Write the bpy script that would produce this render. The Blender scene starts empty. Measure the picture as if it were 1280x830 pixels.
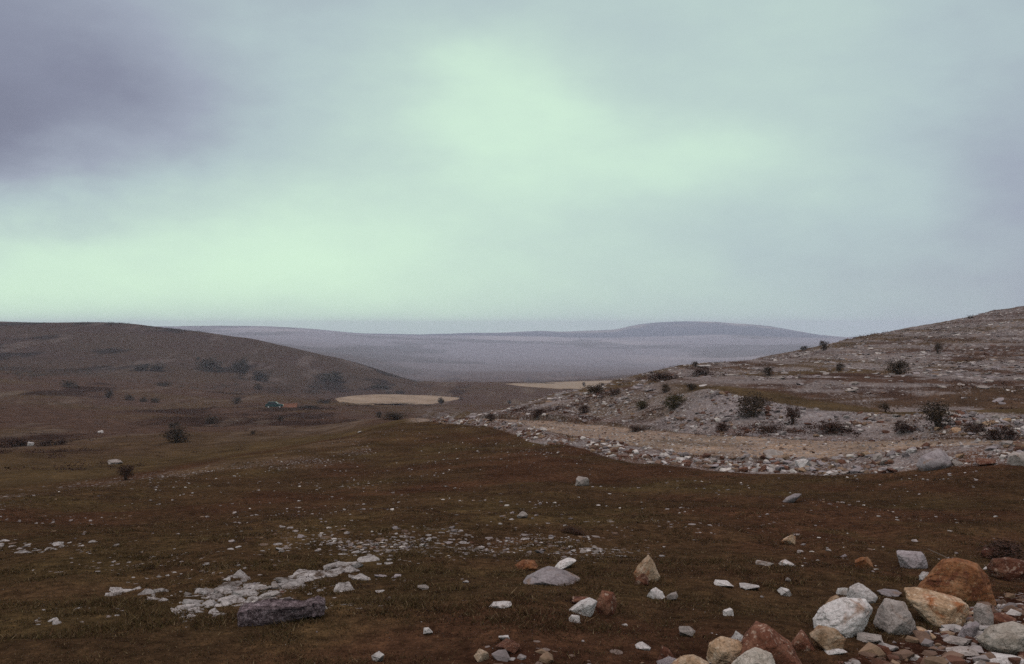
import bpy, bmesh, math, random
import numpy as np

rng = np.random.default_rng(7)
random.seed(7)
R = math.radians
scene = bpy.context.scene
col = scene.collection

# ------------------------------------------------------------------ camera
F = 1244.0           # focal length in photo pixels (1280 wide), 35 mm lens
V0 = 408.0           # eye level in the photo
cam_d = bpy.data.cameras.new("camera")
cam = bpy.data.objects.new("camera", cam_d)
col.objects.link(cam)
cam_d.sensor_width = 36.0
cam_d.lens = 36.0 * F / 1280.0
cam_d.shift_y = -(415.0 - V0) / 1280.0
cam_d.clip_start = 0.05
cam_d.clip_end = 20000
cam.location = (0, 0, 0)
cam.rotation_euler = (R(90), 0, 0)
scene.camera = cam

# ------------------------------------------------------------------ colour helpers
def lin(r, g, b):
    def f(c):
        c /= 255.0
        return c / 12.92 if c <= 0.04045 else ((c + 0.055) / 1.055) ** 2.4
    return (f(r), f(g), f(b))

# ------------------------------------------------------------------ numpy noise
def _hash(ix, iy, iz, seed):
    h = (ix.astype(np.int64) * 374761393 + iy.astype(np.int64) * 668265263 + iz.astype(np.int64) * 2147483647 + seed * 974634777) & 0xFFFFFFFF
    h = ((h ^ (h >> 13)) * 1274126177) & 0xFFFFFFFF
    h = ((h ^ (h >> 16)) * 2246822519) & 0xFFFFFFFF
    h = h ^ (h >> 15)
    return (h & 0xFFFFFF).astype(np.float64) / 0xFFFFFF

def noise2(x, y, seed=0):
    ix = np.floor(x); iy = np.floor(y)
    fx = x - ix; fy = y - iy
    fx = fx * fx * fx * (fx * (fx * 6 - 15) + 10); fy = fy * fy * fy * (fy * (fy * 6 - 15) + 10)
    ix = ix.astype(np.int64); iy = iy.astype(np.int64); z = np.zeros_like(ix)
    a = _hash(ix, iy, z, seed); b = _hash(ix + 1, iy, z, seed)
    c = _hash(ix, iy + 1, z, seed); d = _hash(ix + 1, iy + 1, z, seed)
    return (a + (b - a) * fx) * (1 - fy) + (c + (d - c) * fx) * fy * 1.0 - 0.5

def noise3(p, seed=0):
    i = np.floor(p); f = p - i
    f = f * f * f * (f * (f * 6 - 15) + 10)
    i = i.astype(np.int64)
    x, y, z = i[..., 0], i[..., 1], i[..., 2]
    fx, fy, fz = f[..., 0], f[..., 1], f[..., 2]
    def h(a, b, c): return _hash(x + a, y + b, z + c, seed)
    def lp(a, b, t): return a + (b - a) * t
    v = lp(lp(lp(h(0,0,0), h(1,0,0), fx), lp(h(0,1,0), h(1,1,0), fx), fy),
           lp(lp(h(0,0,1), h(1,0,1), fx), lp(h(0,1,1), h(1,1,1), fx), fy), fz)
    return v - 0.5

def fbm2(x, y, oct=4, seed=0):
    s = np.zeros_like(x); a = 1.0; n = 0.0
    for o in range(oct):
        s += a * noise2(x * 2 ** o + 13.7 * o, y * 2 ** o - 7.1 * o, seed + o); n += a; a *= 0.55
    return s / n * 2.0        # about -1..1

def fbm3(p, oct=4, seed=0, gain=0.5):
    s = np.zeros(p.shape[:-1]); a = 1.0; n = 0.0
    for o in range(oct):
        s += a * noise3(p * 2 ** o + 5.3 * o, seed + o); n += a; a *= gain
    return s / n * 2.0

def sstep(a, b, x):
    t = np.clip((x - a) / (b - a), 0, 1)
    return t * t * (3 - 2 * t)

# ------------------------------------------------------------------ terrain
def pchip_slopes(x, y):
    h = np.diff(x)[:, None]; d = np.diff(y, axis=0) / h
    m = np.zeros_like(y)
    w1 = 2 * h[1:] + h[:-1]; w2 = h[1:] + 2 * h[:-1]
    ok = (d[1:] * d[:-1]) > 0
    with np.errstate(divide='ignore', invalid='ignore'):
        hm = (w1 + w2) / (w1 / d[:-1] + w2 / d[1:])
    m[1:-1] = np.where(ok, hm, 0)
    m[0] = d[0]; m[-1] = d[-1]
    return m

def pchip(x, y, q):
    x = np.asarray(x, float); y = np.asarray(y, float)
    if y.ndim == 1: return pchip(x, y[:, None], q)[:, 0]
    m = pchip_slopes(x, y)
    q = np.asarray(q, float)
    i = np.clip(np.searchsorted(x, q, side='right') - 1, 0, len(x) - 2)
    h = (x[i + 1] - x[i]); t = np.clip((q - x[i]) / h, 0, 1)[:, None]; h = h[:, None]
    return ((1 + 2 * t) * (1 - t) ** 2 * y[i] + t * (1 - t) ** 2 * h * m[i]
            + t * t * (3 - 2 * t) * y[i + 1] + t * t * (t - 1) * h * m[i + 1])

# the land, told as profiles along bearings: (distance in metres, height on the photo)
# 4 meadow edge, 5 road near edge, 6 road far edge, 7 bank top, 8 terrace back, 9 hillside, 10 hillside skyline,
# 11-13 valley / left hill, 14 left hill crest, 15,16 plain, 17 first far ridge, 18 second far ridge, 19 end
COLS = {
   0: [(27,622),(36,604),(50,585),(70,563),(110,546),(170,525),(240,507),(330,489),(430,465),(530,435),(680,404),(1000,409),(2000,415),(3000,411),(4200,412),(5100,416)],
 150: [(32,601),(40,590),(55,575),(75,557),(110,543),(170,524),(240,510),(330,496),(430,470),(530,440),(680,407),(1000,412),(2000,416),(3000,411),(4200,412),(5100,416)],
 300: [(40,576),(52,566),(68,556),(90,546),(125,537),(180,525),(250,513),(340,502),(430,480),(520,452),(640,421),(900,430),(1800,424),(3000,408),(4200,411),(5100,416)],
 420: [(50,553),(62,548),(80,541),(105,535),(140,529),(190,523),(260,514),(340,507),(420,497),(500,475),(600,448),(800,455),(1700,432),(3000,415),(4200,416),(5100,418)],
 520: [(60,531),(65,526),(71,521.3),(76,521),(90,524),(130,530),(220,524),(300,516),(370,508),(460,493),(620,478),(800,468),(1700,438),(3000,420.5),(4200,421),(5100,424)],
 600: [(50,540),(53,534),(60,525),(67,517),(78,512),(84,511.5),(92,512),(300,514),(380,505),(470,493),(640,477),(850,466),(1700,440),(3000,421),(4200,414),(5100,420)],
 700: [(38,556),(42,541),(50,530),(62,500),(72,492),(85,491),(100,490),(300,510),(400,500),(500,490),(640,477),(850,466),(1700,441),(3000,421.5),(4200,414),(5100,420)],
 800: [(30.5,578),(35,558),(43,538),(52,498),(60,488),(85,480),(115,473),(300,497),(400,497),(500,490),(640,477),(850,466),(1700,442),(3000,421),(4200,403),(5100,412)],
 900: [(28,585),(31,568),(37.5,545),(44,494),(52,487),(85,468),(130,451),(300,470),(400,480),(500,480),(640,475),(850,466),(1700,441),(3000,420.5),(4200,402.5),(5100,412)],
1020: [(26.5,590),(29.5,572),(35,549),(41,503),(48,495),(88,458),(150,425),(300,440),(400,450),(500,455),(640,455),(850,450),(1700,436),(3000,424),(4200,421),(5100,424)],
1150: [(26,592),(28.5,570),(34,551),(39,508),(46,497),(95,450),(170,405),(300,412),(400,418),(500,425),(640,430),(850,432),(1700,430),(3000,426),(4200,425),(5100,425)],
1280: [(25.5,592),(28,570),(33,552),(38,514),(46,497),(100,440),(190,387),(300,395),(400,402),(500,408),(640,412),(850,415),(1700,417),(3000,418),(4200,418),(5100,420)],
}
NEAR = [(0.6, None), (5.3, 830), (8.6, 720), (14.0, 650)]
CREST_A = [(0,411),(205,408.5),(235,407.5),(330,408),(370,410),(400,413),(460,419),(540,420.5),(600,421),(700,422),(800,420.5),(900,420),(1000,424),(1280,418)]
CREST_B = [(0,412),(330,412),(460,421),(530,421),(545,419),(580,417),(620,416),(680,413.5),(700,414.2),(740,413),(765,412),(800,405.5),(830,403),(860,402),(890,402.5),(920,405),(960,408.5),(1000,415),(1030,420),(1100,425),(1280,418)]
CREST_L = [(0,404),(80,405),(150,407),(200,410),(250,414.5),(300,421),(350,432),(400,443.5),(450,456),(490,468),(520,478)]
CREST_R = [(600,512),(640,504),(700,490),(760,480),(800,473),(860,459),(900,451),(960,437),(1020,425),(1090,414),(1150,405),(1220,395),(1280,387)]

K = 20
ctrl_u = sorted(COLS)
th_of = lambda u: np.arctan((np.asarray(u, float) - 640.0) / F)
FOV_PAD = R(33)
th_fine = np.arange(-FOV_PAD, FOV_PAD + 1e-9, R(0.075))
th_out = np.concatenate([np.arange(R(35), R(180), R(4))])
TH = np.concatenate([[-math.pi], -th_out[::-1], th_fine, th_out, [math.pi]])
nth = len(TH)

FR = np.zeros((K, nth)); FE = np.zeros((K, nth))     # log distance, tangent of the fall
back_r = [0.6, 5.3, 8.6, 14, 26, 30, 36, 44, 60, 90, 140, 300, 400, 500, 640, 850, 1700, 3000, 4200, 5100]
for k in range(K):
    ths, rs, es = [], [], []
    def put(t, r, e): ths.append(t); rs.append(math.log(r)); es.append(e)
    zb = -1.8 - 0.004 * min(back_r[k], 300)
    put(-math.pi, back_r[k], -zb / back_r[k]); put(-R(100), back_r[k], -zb / back_r[k])
    def cv(c, j):
        if j < 4:
            r, v = NEAR[j]
            if v is None: return r, 1.72 / r
            return r, (v - V0) / F * (1.0 if True else 0)
        r, v = COLS[c][j - 4]
        return r, (v - V0) / F * math.cos(float(th_of(c)))
    r, e = cv(0, k); put(-R(40), r, e)
    for c in ctrl_u:
        r, e = cv(c, k); put(float(th_of(c)), r, e)
    r, e = cv(1280, k); put(R(40), r, e)
    put(R(100), back_r[k], -zb / back_r[k]); put(math.pi, back_r[k], -zb / back_r[k])
    FR[k] = pchip(ths, rs, TH); FE[k] = pchip(ths, es, TH)
    if k in (17, 18, 14, 10):
        dense = {17: CREST_A, 18: CREST_B, 14: CREST_L, 10: CREST_R}[k]
        du = [a for a, b in dense]; dv = [b for a, b in dense]
        tt = th_of(du)
        inside = (TH >= tt[0]) & (TH <= tt[-1])
        FE[k][inside] = pchip(tt, (np.array(dv) - V0) / F * np.cos(tt), TH[inside])
FR = np.maximum.accumulate(FR + np.arange(K)[:, None] * 1e-4, axis=0)
FZ = -FE * np.exp(FR)

ROWS = [40, 140, 130, 120, 44, 40, 70, 30, 90, 90, 40, 60, 60, 80, 30, 30, 40, 40, 12]
KAP = np.concatenate([np.linspace(k, k + 1, n, endpoint=False) for k, n in enumerate(ROWS)] + [[K - 1]])
nk = len(KAP)
kx = np.arange(K, dtype=float)
GR = np.exp(pchip(kx, FR, KAP)); GZ = pchip(kx, FZ, KAP)
GX = GR * np.sin(TH)[None, :]; GY = GR * np.cos(TH)[None, :]
GU = np.broadcast_to(640 + F * np.tan(np.clip(TH, -R(80), R(80)))[None, :], GX.shape)
GK = np.broadcast_to(KAP[:, None], GX.shape)
right = sstep(505, 560, GU)                 # the stony side of the valley
# relief at every size that shows from the path
for li, lam in enumerate([0.3, 0.8, 2.2, 6.0, 17.0, 48.0, 140.0, 400.0]):
    w = sstep(0.008, 0.02, lam / GR) * (1 - sstep(0.25, 0.6, lam / GR))
    amp = 0.028 * lam
    rough = 1 + 0.6 * right * sstep(3.9, 4.2, GK) * (1 - sstep(10.2, 10.8, GK))
    rough = rough * np.where((GK < 3.95) & (lam < 1.0), 1.7, 1.0)
    rough = rough * np.where((GK > 4.95) & (GK < 6.05), 1 - 0.7 * right, 1.0)
    rough = rough * (1 - 0.55 * sstep(13, 16, GK) * (1 - 0.6 * sstep(17.3, 17.8, GK) * (lam < 60)))
    GZ = GZ + noise2(GX / lam + 31 * li, GY / lam - 17 * li, 40 + li) * 2 * amp * w * rough
# knobbly limestone steps on the right hillside
hs = right * sstep(7.9, 8.3, GK) * (1 - sstep(10.2, 11, GK))
hb = GZ / 0.55 + 1.5 * fbm2(GX / 9, GY / 9, 3, 91)
GZ = GZ + hs * 0.16 * (np.abs((hb % 1.0) - 0.5) - 0.25) * 2
GZ[:, -1] = GZ[:, 0]; GX[:, -1] = GX[:, 0]; GY[:, -1] = GY[:, 0]

GVP = V0 - F * GZ / np.maximum(GY, 1e-3)       # how high each point sits on the photo

def grid_at(u, k):
    """point on the ground at bearing u and profile place k"""
    ti = np.interp(th_of(u), TH, np.arange(nth)); ki = np.interp(k, KAP, np.arange(nk))
    i = np.clip(np.floor(ti).astype(int), 0, nth - 2); j = np.clip(np.floor(ki).astype(int), 0, nk - 2)
    a = ti - i; b = ki - j
    def bl(A): return (A[j, i] * (1 - a) + A[j, i + 1] * a) * (1 - b) + (A[j + 1, i] * (1 - a) + A[j + 1, i + 1] * a) * b
    return np.stack([bl(GX), bl(GY), bl(GZ)], -1)

def k_of(u, v, kmin=0.5):
    ti = float(np.interp(float(th_of(u)), TH, np.arange(nth)))
    i = min(int(ti), nth - 2); a = ti - i
    prof = GVP[:, i] * (1 - a) + GVP[:, i + 1] * a
    j0 = int(np.searchsorted(KAP, kmin))
    hit = np.nonzero(prof[j0:] <= v)[0]
    if len(hit) == 0: return KAP[-1]
    j = j0 + hit[0]
    if j == 0: return KAP[0]
    p0, p1 = prof[j - 1], prof[j]
    t = 0 if p0 == p1 else np.clip((p0 - v) / (p0 - p1), 0, 1)
    return KAP[j - 1] + t * (KAP[j] - KAP[j - 1])

def ground(u, v, kmin=0.5):
    k = k_of(u, v, kmin)
    return grid_at(np.array([u], float), np.array([k]))[0]

# ------------------------------------------------------------------ what grows or lies where (surface colours; haze painted into the far hills)
def C(*c): return np.array(c, float)
turf   = C(0.062, 0.0375, 0.0215)
turf_r = C(0.066, 0.034, 0.021)
turf_o = C(0.080, 0.055, 0.027)
heath  = C(0.078, 0.048, 0.036)
stony  = C(0.20, 0.168, 0.165)
lime   = C(0.34, 0.31, 0.31)
roadc  = C(0.27, 0.19, 0.14)
soil   = C(0.046, 0.021, 0.014)
redcut = C(0.10, 0.040, 0.025)
olive  = C(0.088, 0.061, 0.035)
dry    = C(0.150, 0.110, 0.070)

def mixc(c, d, m): return c * (1 - m[..., None]) + d * m[..., None]

def segdist(pu, pv, pts):
    best = np.full(pu.shape, 1e9)
    for (a, b), (c, d) in zip(pts[:-1], pts[1:]):
        L = (c - a) ** 2 + (d - b) ** 2
        t = np.clip(((pu - a) * (c - a) + (pv - b) * (d - b)) / L, 0, 1)
        best = np.minimum(best, np.hypot(pu - a - t * (c - a), (pv - b - t * (d - b)) * 2.0))
    return best

U, V, KP = GU, GVP, GK
n_s = fbm2(GX / 1.1, GY / 1.1, 4, 3); n_m = fbm2(GX / 4.5, GY / 4.5, 4, 9); n_l = fbm2(GX / 26, GY / 26, 4, 15); n_x = fbm2(GX / 150, GY / 150, 4, 21)
colr = np.broadcast_to(turf, GX.shape + (3,)).copy()
colr = mixc(colr, turf_r, sstep(-0.05, 0.45, n_m + 0.4 * n_s))
colr = mixc(colr, turf_o, 0.75 * sstep(0.0, 0.5, -n_m * 0.6 + n_s * 0.5 + 0.25 * n_l))
# ochre drier grass towards the crest on the left
crest = np.exp(-((KP - 3.95) / 0.22) ** 2) * (1 - sstep(430, 560, U))
colr = mixc(colr, dry, 0.45 * crest * sstep(-0.3, 0.4, n_m))
# valley and the left hill
val = sstep(4.2, 5.2, KP) * (1 - right) + right * sstep(10.3, 11, KP)
val = np.clip(val, 0, 1)
vcol = np.broadcast_to(heath, colr.shape).copy()
vcol = mixc(vcol, C(0.082, 0.055, 0.030), 0.7 * sstep(-0.2, 0.5, n_l + 0.3 * n_m))
vcol = mixc(vcol, C(0.030, 0.017, 0.013), 0.8 * sstep(0.10, 0.42, fbm2(GX / 14, GY / 34, 5, 33)))
vcol = mixc(vcol, turf_o, (1 - sstep(5.6, 7.4, KP + 0.8 * n_l)) * 0.8)
vcol = mixc(vcol, C(0.15, 0.115, 0.09), 0.45 * sstep(0.25, 0.5, fbm2(GX / 9, GY / 40, 5, 43)))
colr = mixc(colr, vcol, val)
lh = sstep(11.2, 12.6, KP) * (1 - sstep(14.6, 15.4, KP)) * (1 - sstep(480, 560, U))
hcol = np.broadcast_to(C(0.078, 0.054, 0.042), colr.shape).copy()
hcol = mixc(hcol, C(0.072, 0.047, 0.042), sstep(-0.2, 0.4, n_x + 0.4 * n_l))
hcol = mixc(hcol, C(0.028, 0.021, 0.020), 0.9 * sstep(0.08, 0.34, fbm2(GX / 22, GY / 60, 5, 37)))
hcol = hcol * 0.85
hcol = mixc(hcol, C(0.15, 0.12, 0.11), 0.45 * sstep(0.2, 0.5, fbm2(GX / 10, GY / 45, 5, 47)) * sstep(11.5, 12.5, KP))
colr = mixc(colr, hcol, lh)
far = sstep(13.7, 16.3, KP + 0.25 * n_x)  # share of painted haze, rising with distance across the plain
fcol = np.broadcast_to(C(0.215, 0.215, 0.255), colr.shape).copy()  # pale blue of distant haze painted into the ground colour
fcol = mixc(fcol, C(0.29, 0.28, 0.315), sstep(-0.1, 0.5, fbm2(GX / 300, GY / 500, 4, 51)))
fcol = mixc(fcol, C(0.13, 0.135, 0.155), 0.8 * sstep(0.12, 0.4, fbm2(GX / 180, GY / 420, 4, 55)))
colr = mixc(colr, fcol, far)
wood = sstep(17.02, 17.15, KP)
wcol = mixc(np.broadcast_to(C(0.085, 0.105, 0.145), colr.shape).copy(), C(0.27, 0.25, 0.25), sstep(0.0, 0.4, fbm2(GX / 160, GY / 260, 4, 61)) * sstep(17.45, 17.75, KP))  # woods with haze blue painted in, bare rock towards the top
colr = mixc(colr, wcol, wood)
# pale cover: pebbles, gravel, limestone
pale = np.zeros(GX.shape)
mead = (1 - sstep(3.95, 4.1, KP))
for (cu, cv_, su, sv, a) in [(470, 680, 130, 14, .42), (640, 672, 110, 13, .5), (600, 688, 60, 8, .4), (720, 690, 90, 10, .35), (250, 715, 120, 22, .25), (215, 765, 80, 10, .7), (330, 740, 110, 15, .95),
                             (60, 686, 70, 6, .4), (840, 660, 80, 8, .25)]:
    pale = np.maximum(pale, a * np.exp(-((U - cu) / su) ** 2 - ((V - cv_) / sv) ** 2) * mead)
pale *= sstep(-0.45, 0.35, n_s + 0.5 * n_m)
band = segdist(U, V, [(-60, 636), (100, 612), (200, 600), (330, 584), (450, 566)])
pale = np.maximum(pale, 0.22 * (1 - sstep(8, 26, band)) * sstep(-0.4, 0.4, n_m + 0.6 * n_s) * (KP < 5))
gnear = sstep(-0.5, 0.3, n_s + n_m * 0.5)
emb = right * sstep(3.97, 4.03, KP) * (1 - sstep(4.9, 5.0, KP))
bank = right * sstep(6.0, 6.1, KP) * (1 - sstep(6.97, 7.06, KP))
terr = right * sstep(6.97, 7.06, KP) * (1 - sstep(7.45, 7.85, KP + 0.25 * n_m)) * sstep(780, 880, U)
hill_r = right * sstep(7.45, 7.85, KP + 0.25 * n_m) * (1 - sstep(10.3, 11.0, KP))
hill_r = np.maximum(hill_r, right * sstep(6.97, 7.06, KP) * (1 - sstep(7.9, 8.1, KP)) * (1 - sstep(780, 880, U)))
road = sstep(500, 530, U) * sstep(4.95, 5.02, KP) * (1 - sstep(5.97, 6.06, KP))
colr = mixc(colr, mixc(np.broadcast_to(C(0.10, 0.052, 0.034), colr.shape).copy(), stony, sstep(-0.3, 0.3, n_s)), emb)
cut = bank * (1 - sstep(6.18, 6.42, KP + 0.18 * n_m))
bcol = mixc(np.broadcast_to(stony, colr.shape).copy(), C(0.13, 0.095, 0.065), sstep(-0.05, 0.4, n_m + 0.3 * n_s))
gravel = np.exp(-((U - 985) / 120) ** 4) * sstep(6.35, 6.6, KP)
bcol = mixc(bcol, C(0.115, 0.08, 0.056), 0.75 * (1 - sstep(760, 900, U)) * sstep(-0.4, 0.2, n_m))
bcol = mixc(bcol, C(0.105, 0.070, 0.050), 0.7 * sstep(0.0, 0.35, fbm2(GX / 2.2, GY / 1.6, 4, 83)) * (1 - gravel))
bcol = mixc(bcol, C(0.23, 0.20, 0.205), gravel)
colr = mixc(colr, bcol, bank)
colr = mixc(colr, mixc(np.broadcast_to(redcut, colr.shape).copy(), C(0.045, 0.022, 0.016), sstep(-0.2, 0.3, n_s)), cut * 0.75 * sstep(-0.5, 0.1, n_m))
colr = mixc(colr, olive, terr)
ledge = np.maximum(fbm2(GX / 5.0, GZ / 0.28 + GY / 22, 4, 71), fbm2(GX / 3.2, GZ / 0.17 + GY / 9, 4, 72) - 0.04)
gcol = mixc(np.broadcast_to(C(0.090, 0.060, 0.034), colr.shape).copy(), C(0.075, 0.046, 0.036), sstep(-0.2, 0.3, n_l))
gcol = mixc(gcol, stony, 0.85 * sstep(-0.02, 0.34, ledge + 0.2 * n_l))
colr = mixc(colr, gcol, hill_r)
pale = np.maximum(pale, hill_r * 0.4 * sstep(-0.1, 0.3, ledge))
rcol = mixc(np.broadcast_to(roadc, colr.shape).copy(), C(0.15, 0.11, 0.075), 0.55 * sstep(0.0, 0.4, n_m + 0.3 * n_s))
rut = np.exp(-((KP - 5.27 - .03 * n_m) / .07) ** 2) + np.exp(-((KP - 5.72 - .03 * n_m) / .07) ** 2)
rcol = mixc(rcol, C(0.30, 0.225, 0.17), 0.6 * np.clip(rut, 0, 1))
rcol = mixc(rcol, C(0.095, 0.068, 0.040), 0.7 * np.exp(-((KP - 5.5) / .06) ** 2) * sstep(-.2, .3, n_s + n_m))
colr = mixc(colr, rcol, road)
# red earth of the boulder heap
heapd = (V - 800) / 40 + (U - 1120) / 170
heap = sstep(0.0, 0.18, np.minimum((U - 985 + 0.0 * V) / 90, (V - (845 - 0.42 * (U - 1010))) / 40) + 0.25 * n_s) * mead * (U > 900)
heap = np.maximum(heap, np.exp(-((U - 660) / 70) ** 2 - ((V - 822) / 14) ** 2) * mead * 0.9)
heap = np.maximum(heap, np.exp(-((U - 900) / 90) ** 2 - ((V - 838) / 16) ** 2) * mead)
colr = mixc(colr, soil, heap)
pale = pale * (1 - heap)
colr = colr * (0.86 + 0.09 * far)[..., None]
gravelly = np.clip(np.maximum.reduce([emb, bank, road * 0.7, 0.8 * hill_r * sstep(-.2, .3, ledge), heap * 0.35]), 0, 1)

def pick(A, u, k):
    ti = np.clip(np.rint(np.interp(th_of(u), TH, np.arange(nth))).astype(int), 0, nth - 1)
    ki = np.clip(np.rint(np.interp(k, KAP, np.arange(nk))).astype(int), 0, nk - 1)
    return A[ki, ti]

# normals shared by all sheets so that no seam shows
def grid_normals():
    P = np.stack([GX, GY, GZ], -1)
    dk = np.gradient(P, axis=0); dt = np.gradient(P, axis=1)
    n = np.cross(dt, dk); n /= np.maximum(np.linalg.norm(n, axis=-1, keepdims=True), 1e-12)
    n[n[..., 2] < 0] *= -1
    return n
GN = grid_normals()

# ------------------------------------------------------------------ materials
def mat(name):
    m = bpy.data.materials.new(name); m.use_nodes = True
    nt = m.node_tree; nt.nodes.clear()
    out = nt.nodes.new("ShaderNodeOutputMaterial"); b = nt.nodes.new("ShaderNodeBsdfPrincipled")
    nt.links.new(b.outputs[0], out.inputs[0])
    b.inputs["Roughness"].default_value = 0.95
    b.inputs["Specular IOR Level"].default_value = 0.15
    return m, nt, b

def N(nt, t, **kw):
    n = nt.nodes.new(t)
    for k, v in kw.items():
        if k.startswith("i_"):
            key = k[2:]; key = int(key) if key.isdigit() else key.replace("_", " ")
            n.inputs[key].default_value = v
        else: setattr(n, k, v)
    return n

def ramp(nt, stops, interp='LINEAR'):
    n = nt.nodes.new("ShaderNodeValToRGB"); cr = n.color_ramp; cr.interpolation = interp
    while len(cr.elements) < len(stops): cr.elements.new(0.5)
    for e, (p, c) in zip(cr.elements, stops):
        e.position = p; e.color = tuple(c) + (1,) if len(c) == 3 else c
    return n

def mixrgb(nt, mode, fac, a, b):
    n = nt.nodes.new("ShaderNodeMix"); n.data_type = 'RGBA'; n.blend_type = mode
    for s, x in ((0, fac), (6, a), (7, b)):
        if hasattr(x, "is_output"): nt.links.new(x, n.inputs[s])
        elif isinstance(x, (int, float)): n.inputs[s].default_value = x if s == 0 else (x, x, x, 1)
        else: n.inputs[s].default_value = tuple(x) + (1,)
    return n.outputs[2]

def math_(nt, op, a, b=None, c=None):
    n = nt.nodes.new("ShaderNodeMath"); n.operation = op
    for s, x in ((0, a), (1, b), (2, c)):
        if x is None: continue
        if hasattr(x, "is_output"): nt.links.new(x, n.inputs[s])
        else: n.inputs[s].default_value = x
    return n.outputs[0]

def ground_material():
    m, nt, b = mat("ground_cover")
    L = nt.links.new
    ca = N(nt, "ShaderNodeAttribute", attribute_name="cover"); pa = N(nt, "ShaderNodeAttribute", attribute_name="pebbles"); ga = N(nt, "ShaderNodeAttribute", attribute_name="gravelly")
    tc = N(nt, "ShaderNodeTexCoord")
    n1 = N(nt, "ShaderNodeTexNoise", i_Scale=9.0, i_Detail=6.0, i_Roughness=0.65); L(tc.outputs["Object"], n1.inputs["Vector"])
    n2 = N(nt, "ShaderNodeTexNoise", i_Scale=45.0, i_Detail=4.0, i_Roughness=0.7); L(tc.outputs["Object"], n2.inputs["Vector"])
    n3 = N(nt, "ShaderNodeTexNoise", i_Scale=0.55, i_Detail=8.0, i_Roughness=0.7); L(tc.outputs["Object"], n3.inputs["Vector"])
    r1 = ramp(nt, [(0.30, (0.45, 0.45, 0.45)), (0.5, (0.97, 0.97, 0.97)), (0.72, (1.65, 1.6, 1.45))]); L(n1.outputs[0], r1.inputs[0])
    r2 = ramp(nt, [(0.3, (0.55, 0.55, 0.55)), (0.55, (1.0, 1.0, 1.0)), (0.75, (1.5, 1.45, 1.35))]); L(n2.outputs[0], r2.inputs[0])
    r3 = ramp(nt, [(0.32, (0.62, 0.62, 0.64)), (0.5, (1.0, 1.0, 1.0)), (0.68, (1.5, 1.47, 1.4))]); L(n3.outputs[0], r3.inputs[0])
    c = mixrgb(nt, 'MULTIPLY', 1.0, ca.outputs["Color"], r1.outputs[0])
    c = mixrgb(nt, 'MULTIPLY', 1.0, c, r2.outputs[0])
    c = mixrgb(nt, 'MULTIPLY', 1.0, c, r3.outputs[0])
    # small chips of limestone
    v1 = N(nt, "ShaderNodeTexVoronoi", i_Scale=22.0); L(tc.outputs["Object"], v1.inputs["Vector"])
    v2 = N(nt, "ShaderNodeTexVoronoi", i_Scale=7.0); L(tc.outputs["Object"], v2.inputs["Vector"])
    chip = []
    for v, th in ((v1, 0.30), (v2, 0.22)):
        sep = N(nt, "ShaderNodeSeparateColor"); L(v.outputs["Color"], sep.inputs[0])
        has = math_(nt, 'LESS_THAN', sep.outputs[0], math_(nt, 'MULTIPLY', math_(nt, 'MAXIMUM', pa.outputs["Fac"], math_(nt, 'MULTIPLY', ga.outputs["Fac"], 0.8)), 0.95))
        near = math_(nt, 'LESS_THAN', v.outputs["Distance"], math_(nt, 'MULTIPLY_ADD', sep.outputs[1], 0.28, th))
        chip.append((math_(nt, 'MULTIPLY', has, near), sep.outputs[2]))
    for f, t in chip:
        cc = ramp(nt, [(0.0, (0.13, 0.085, 0.06)), (0.5, (0.24, 0.21, 0.205)), (1.0, (0.34, 0.32, 0.315))]); L(t, cc.inputs[0])
        c = mixrgb(nt, 'MIX', math_(nt, 'MULTIPLY', f, 0.85), c, cc.outputs[0])
    L(c, b.inputs["Base Color"])
    hsum = math_(nt, 'ADD', math_(nt, 'MULTIPLY', n1.outputs[0], 0.6), math_(nt, 'MULTIPLY', n2.outputs[0], 0.25))
    hsum = math_(nt, 'ADD', hsum, math_(nt, 'MULTIPLY', chip[0][0], 0.25))
    hsum = math_(nt, 'ADD', hsum, math_(nt, 'MULTIPLY', chip[1][0], 0.4))
    bp = N(nt, "ShaderNodeBump", i_Strength=0.9, i_Distance=0.06); L(hsum, bp.inputs["Height"]); L(bp.outputs[0], b.inputs["Normal"])
    return m
M_ground = ground_material()
M_ground.node_tree.nodes["Principled BSDF"].inputs["Specular IOR Level"].default_value = 0.0

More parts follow.
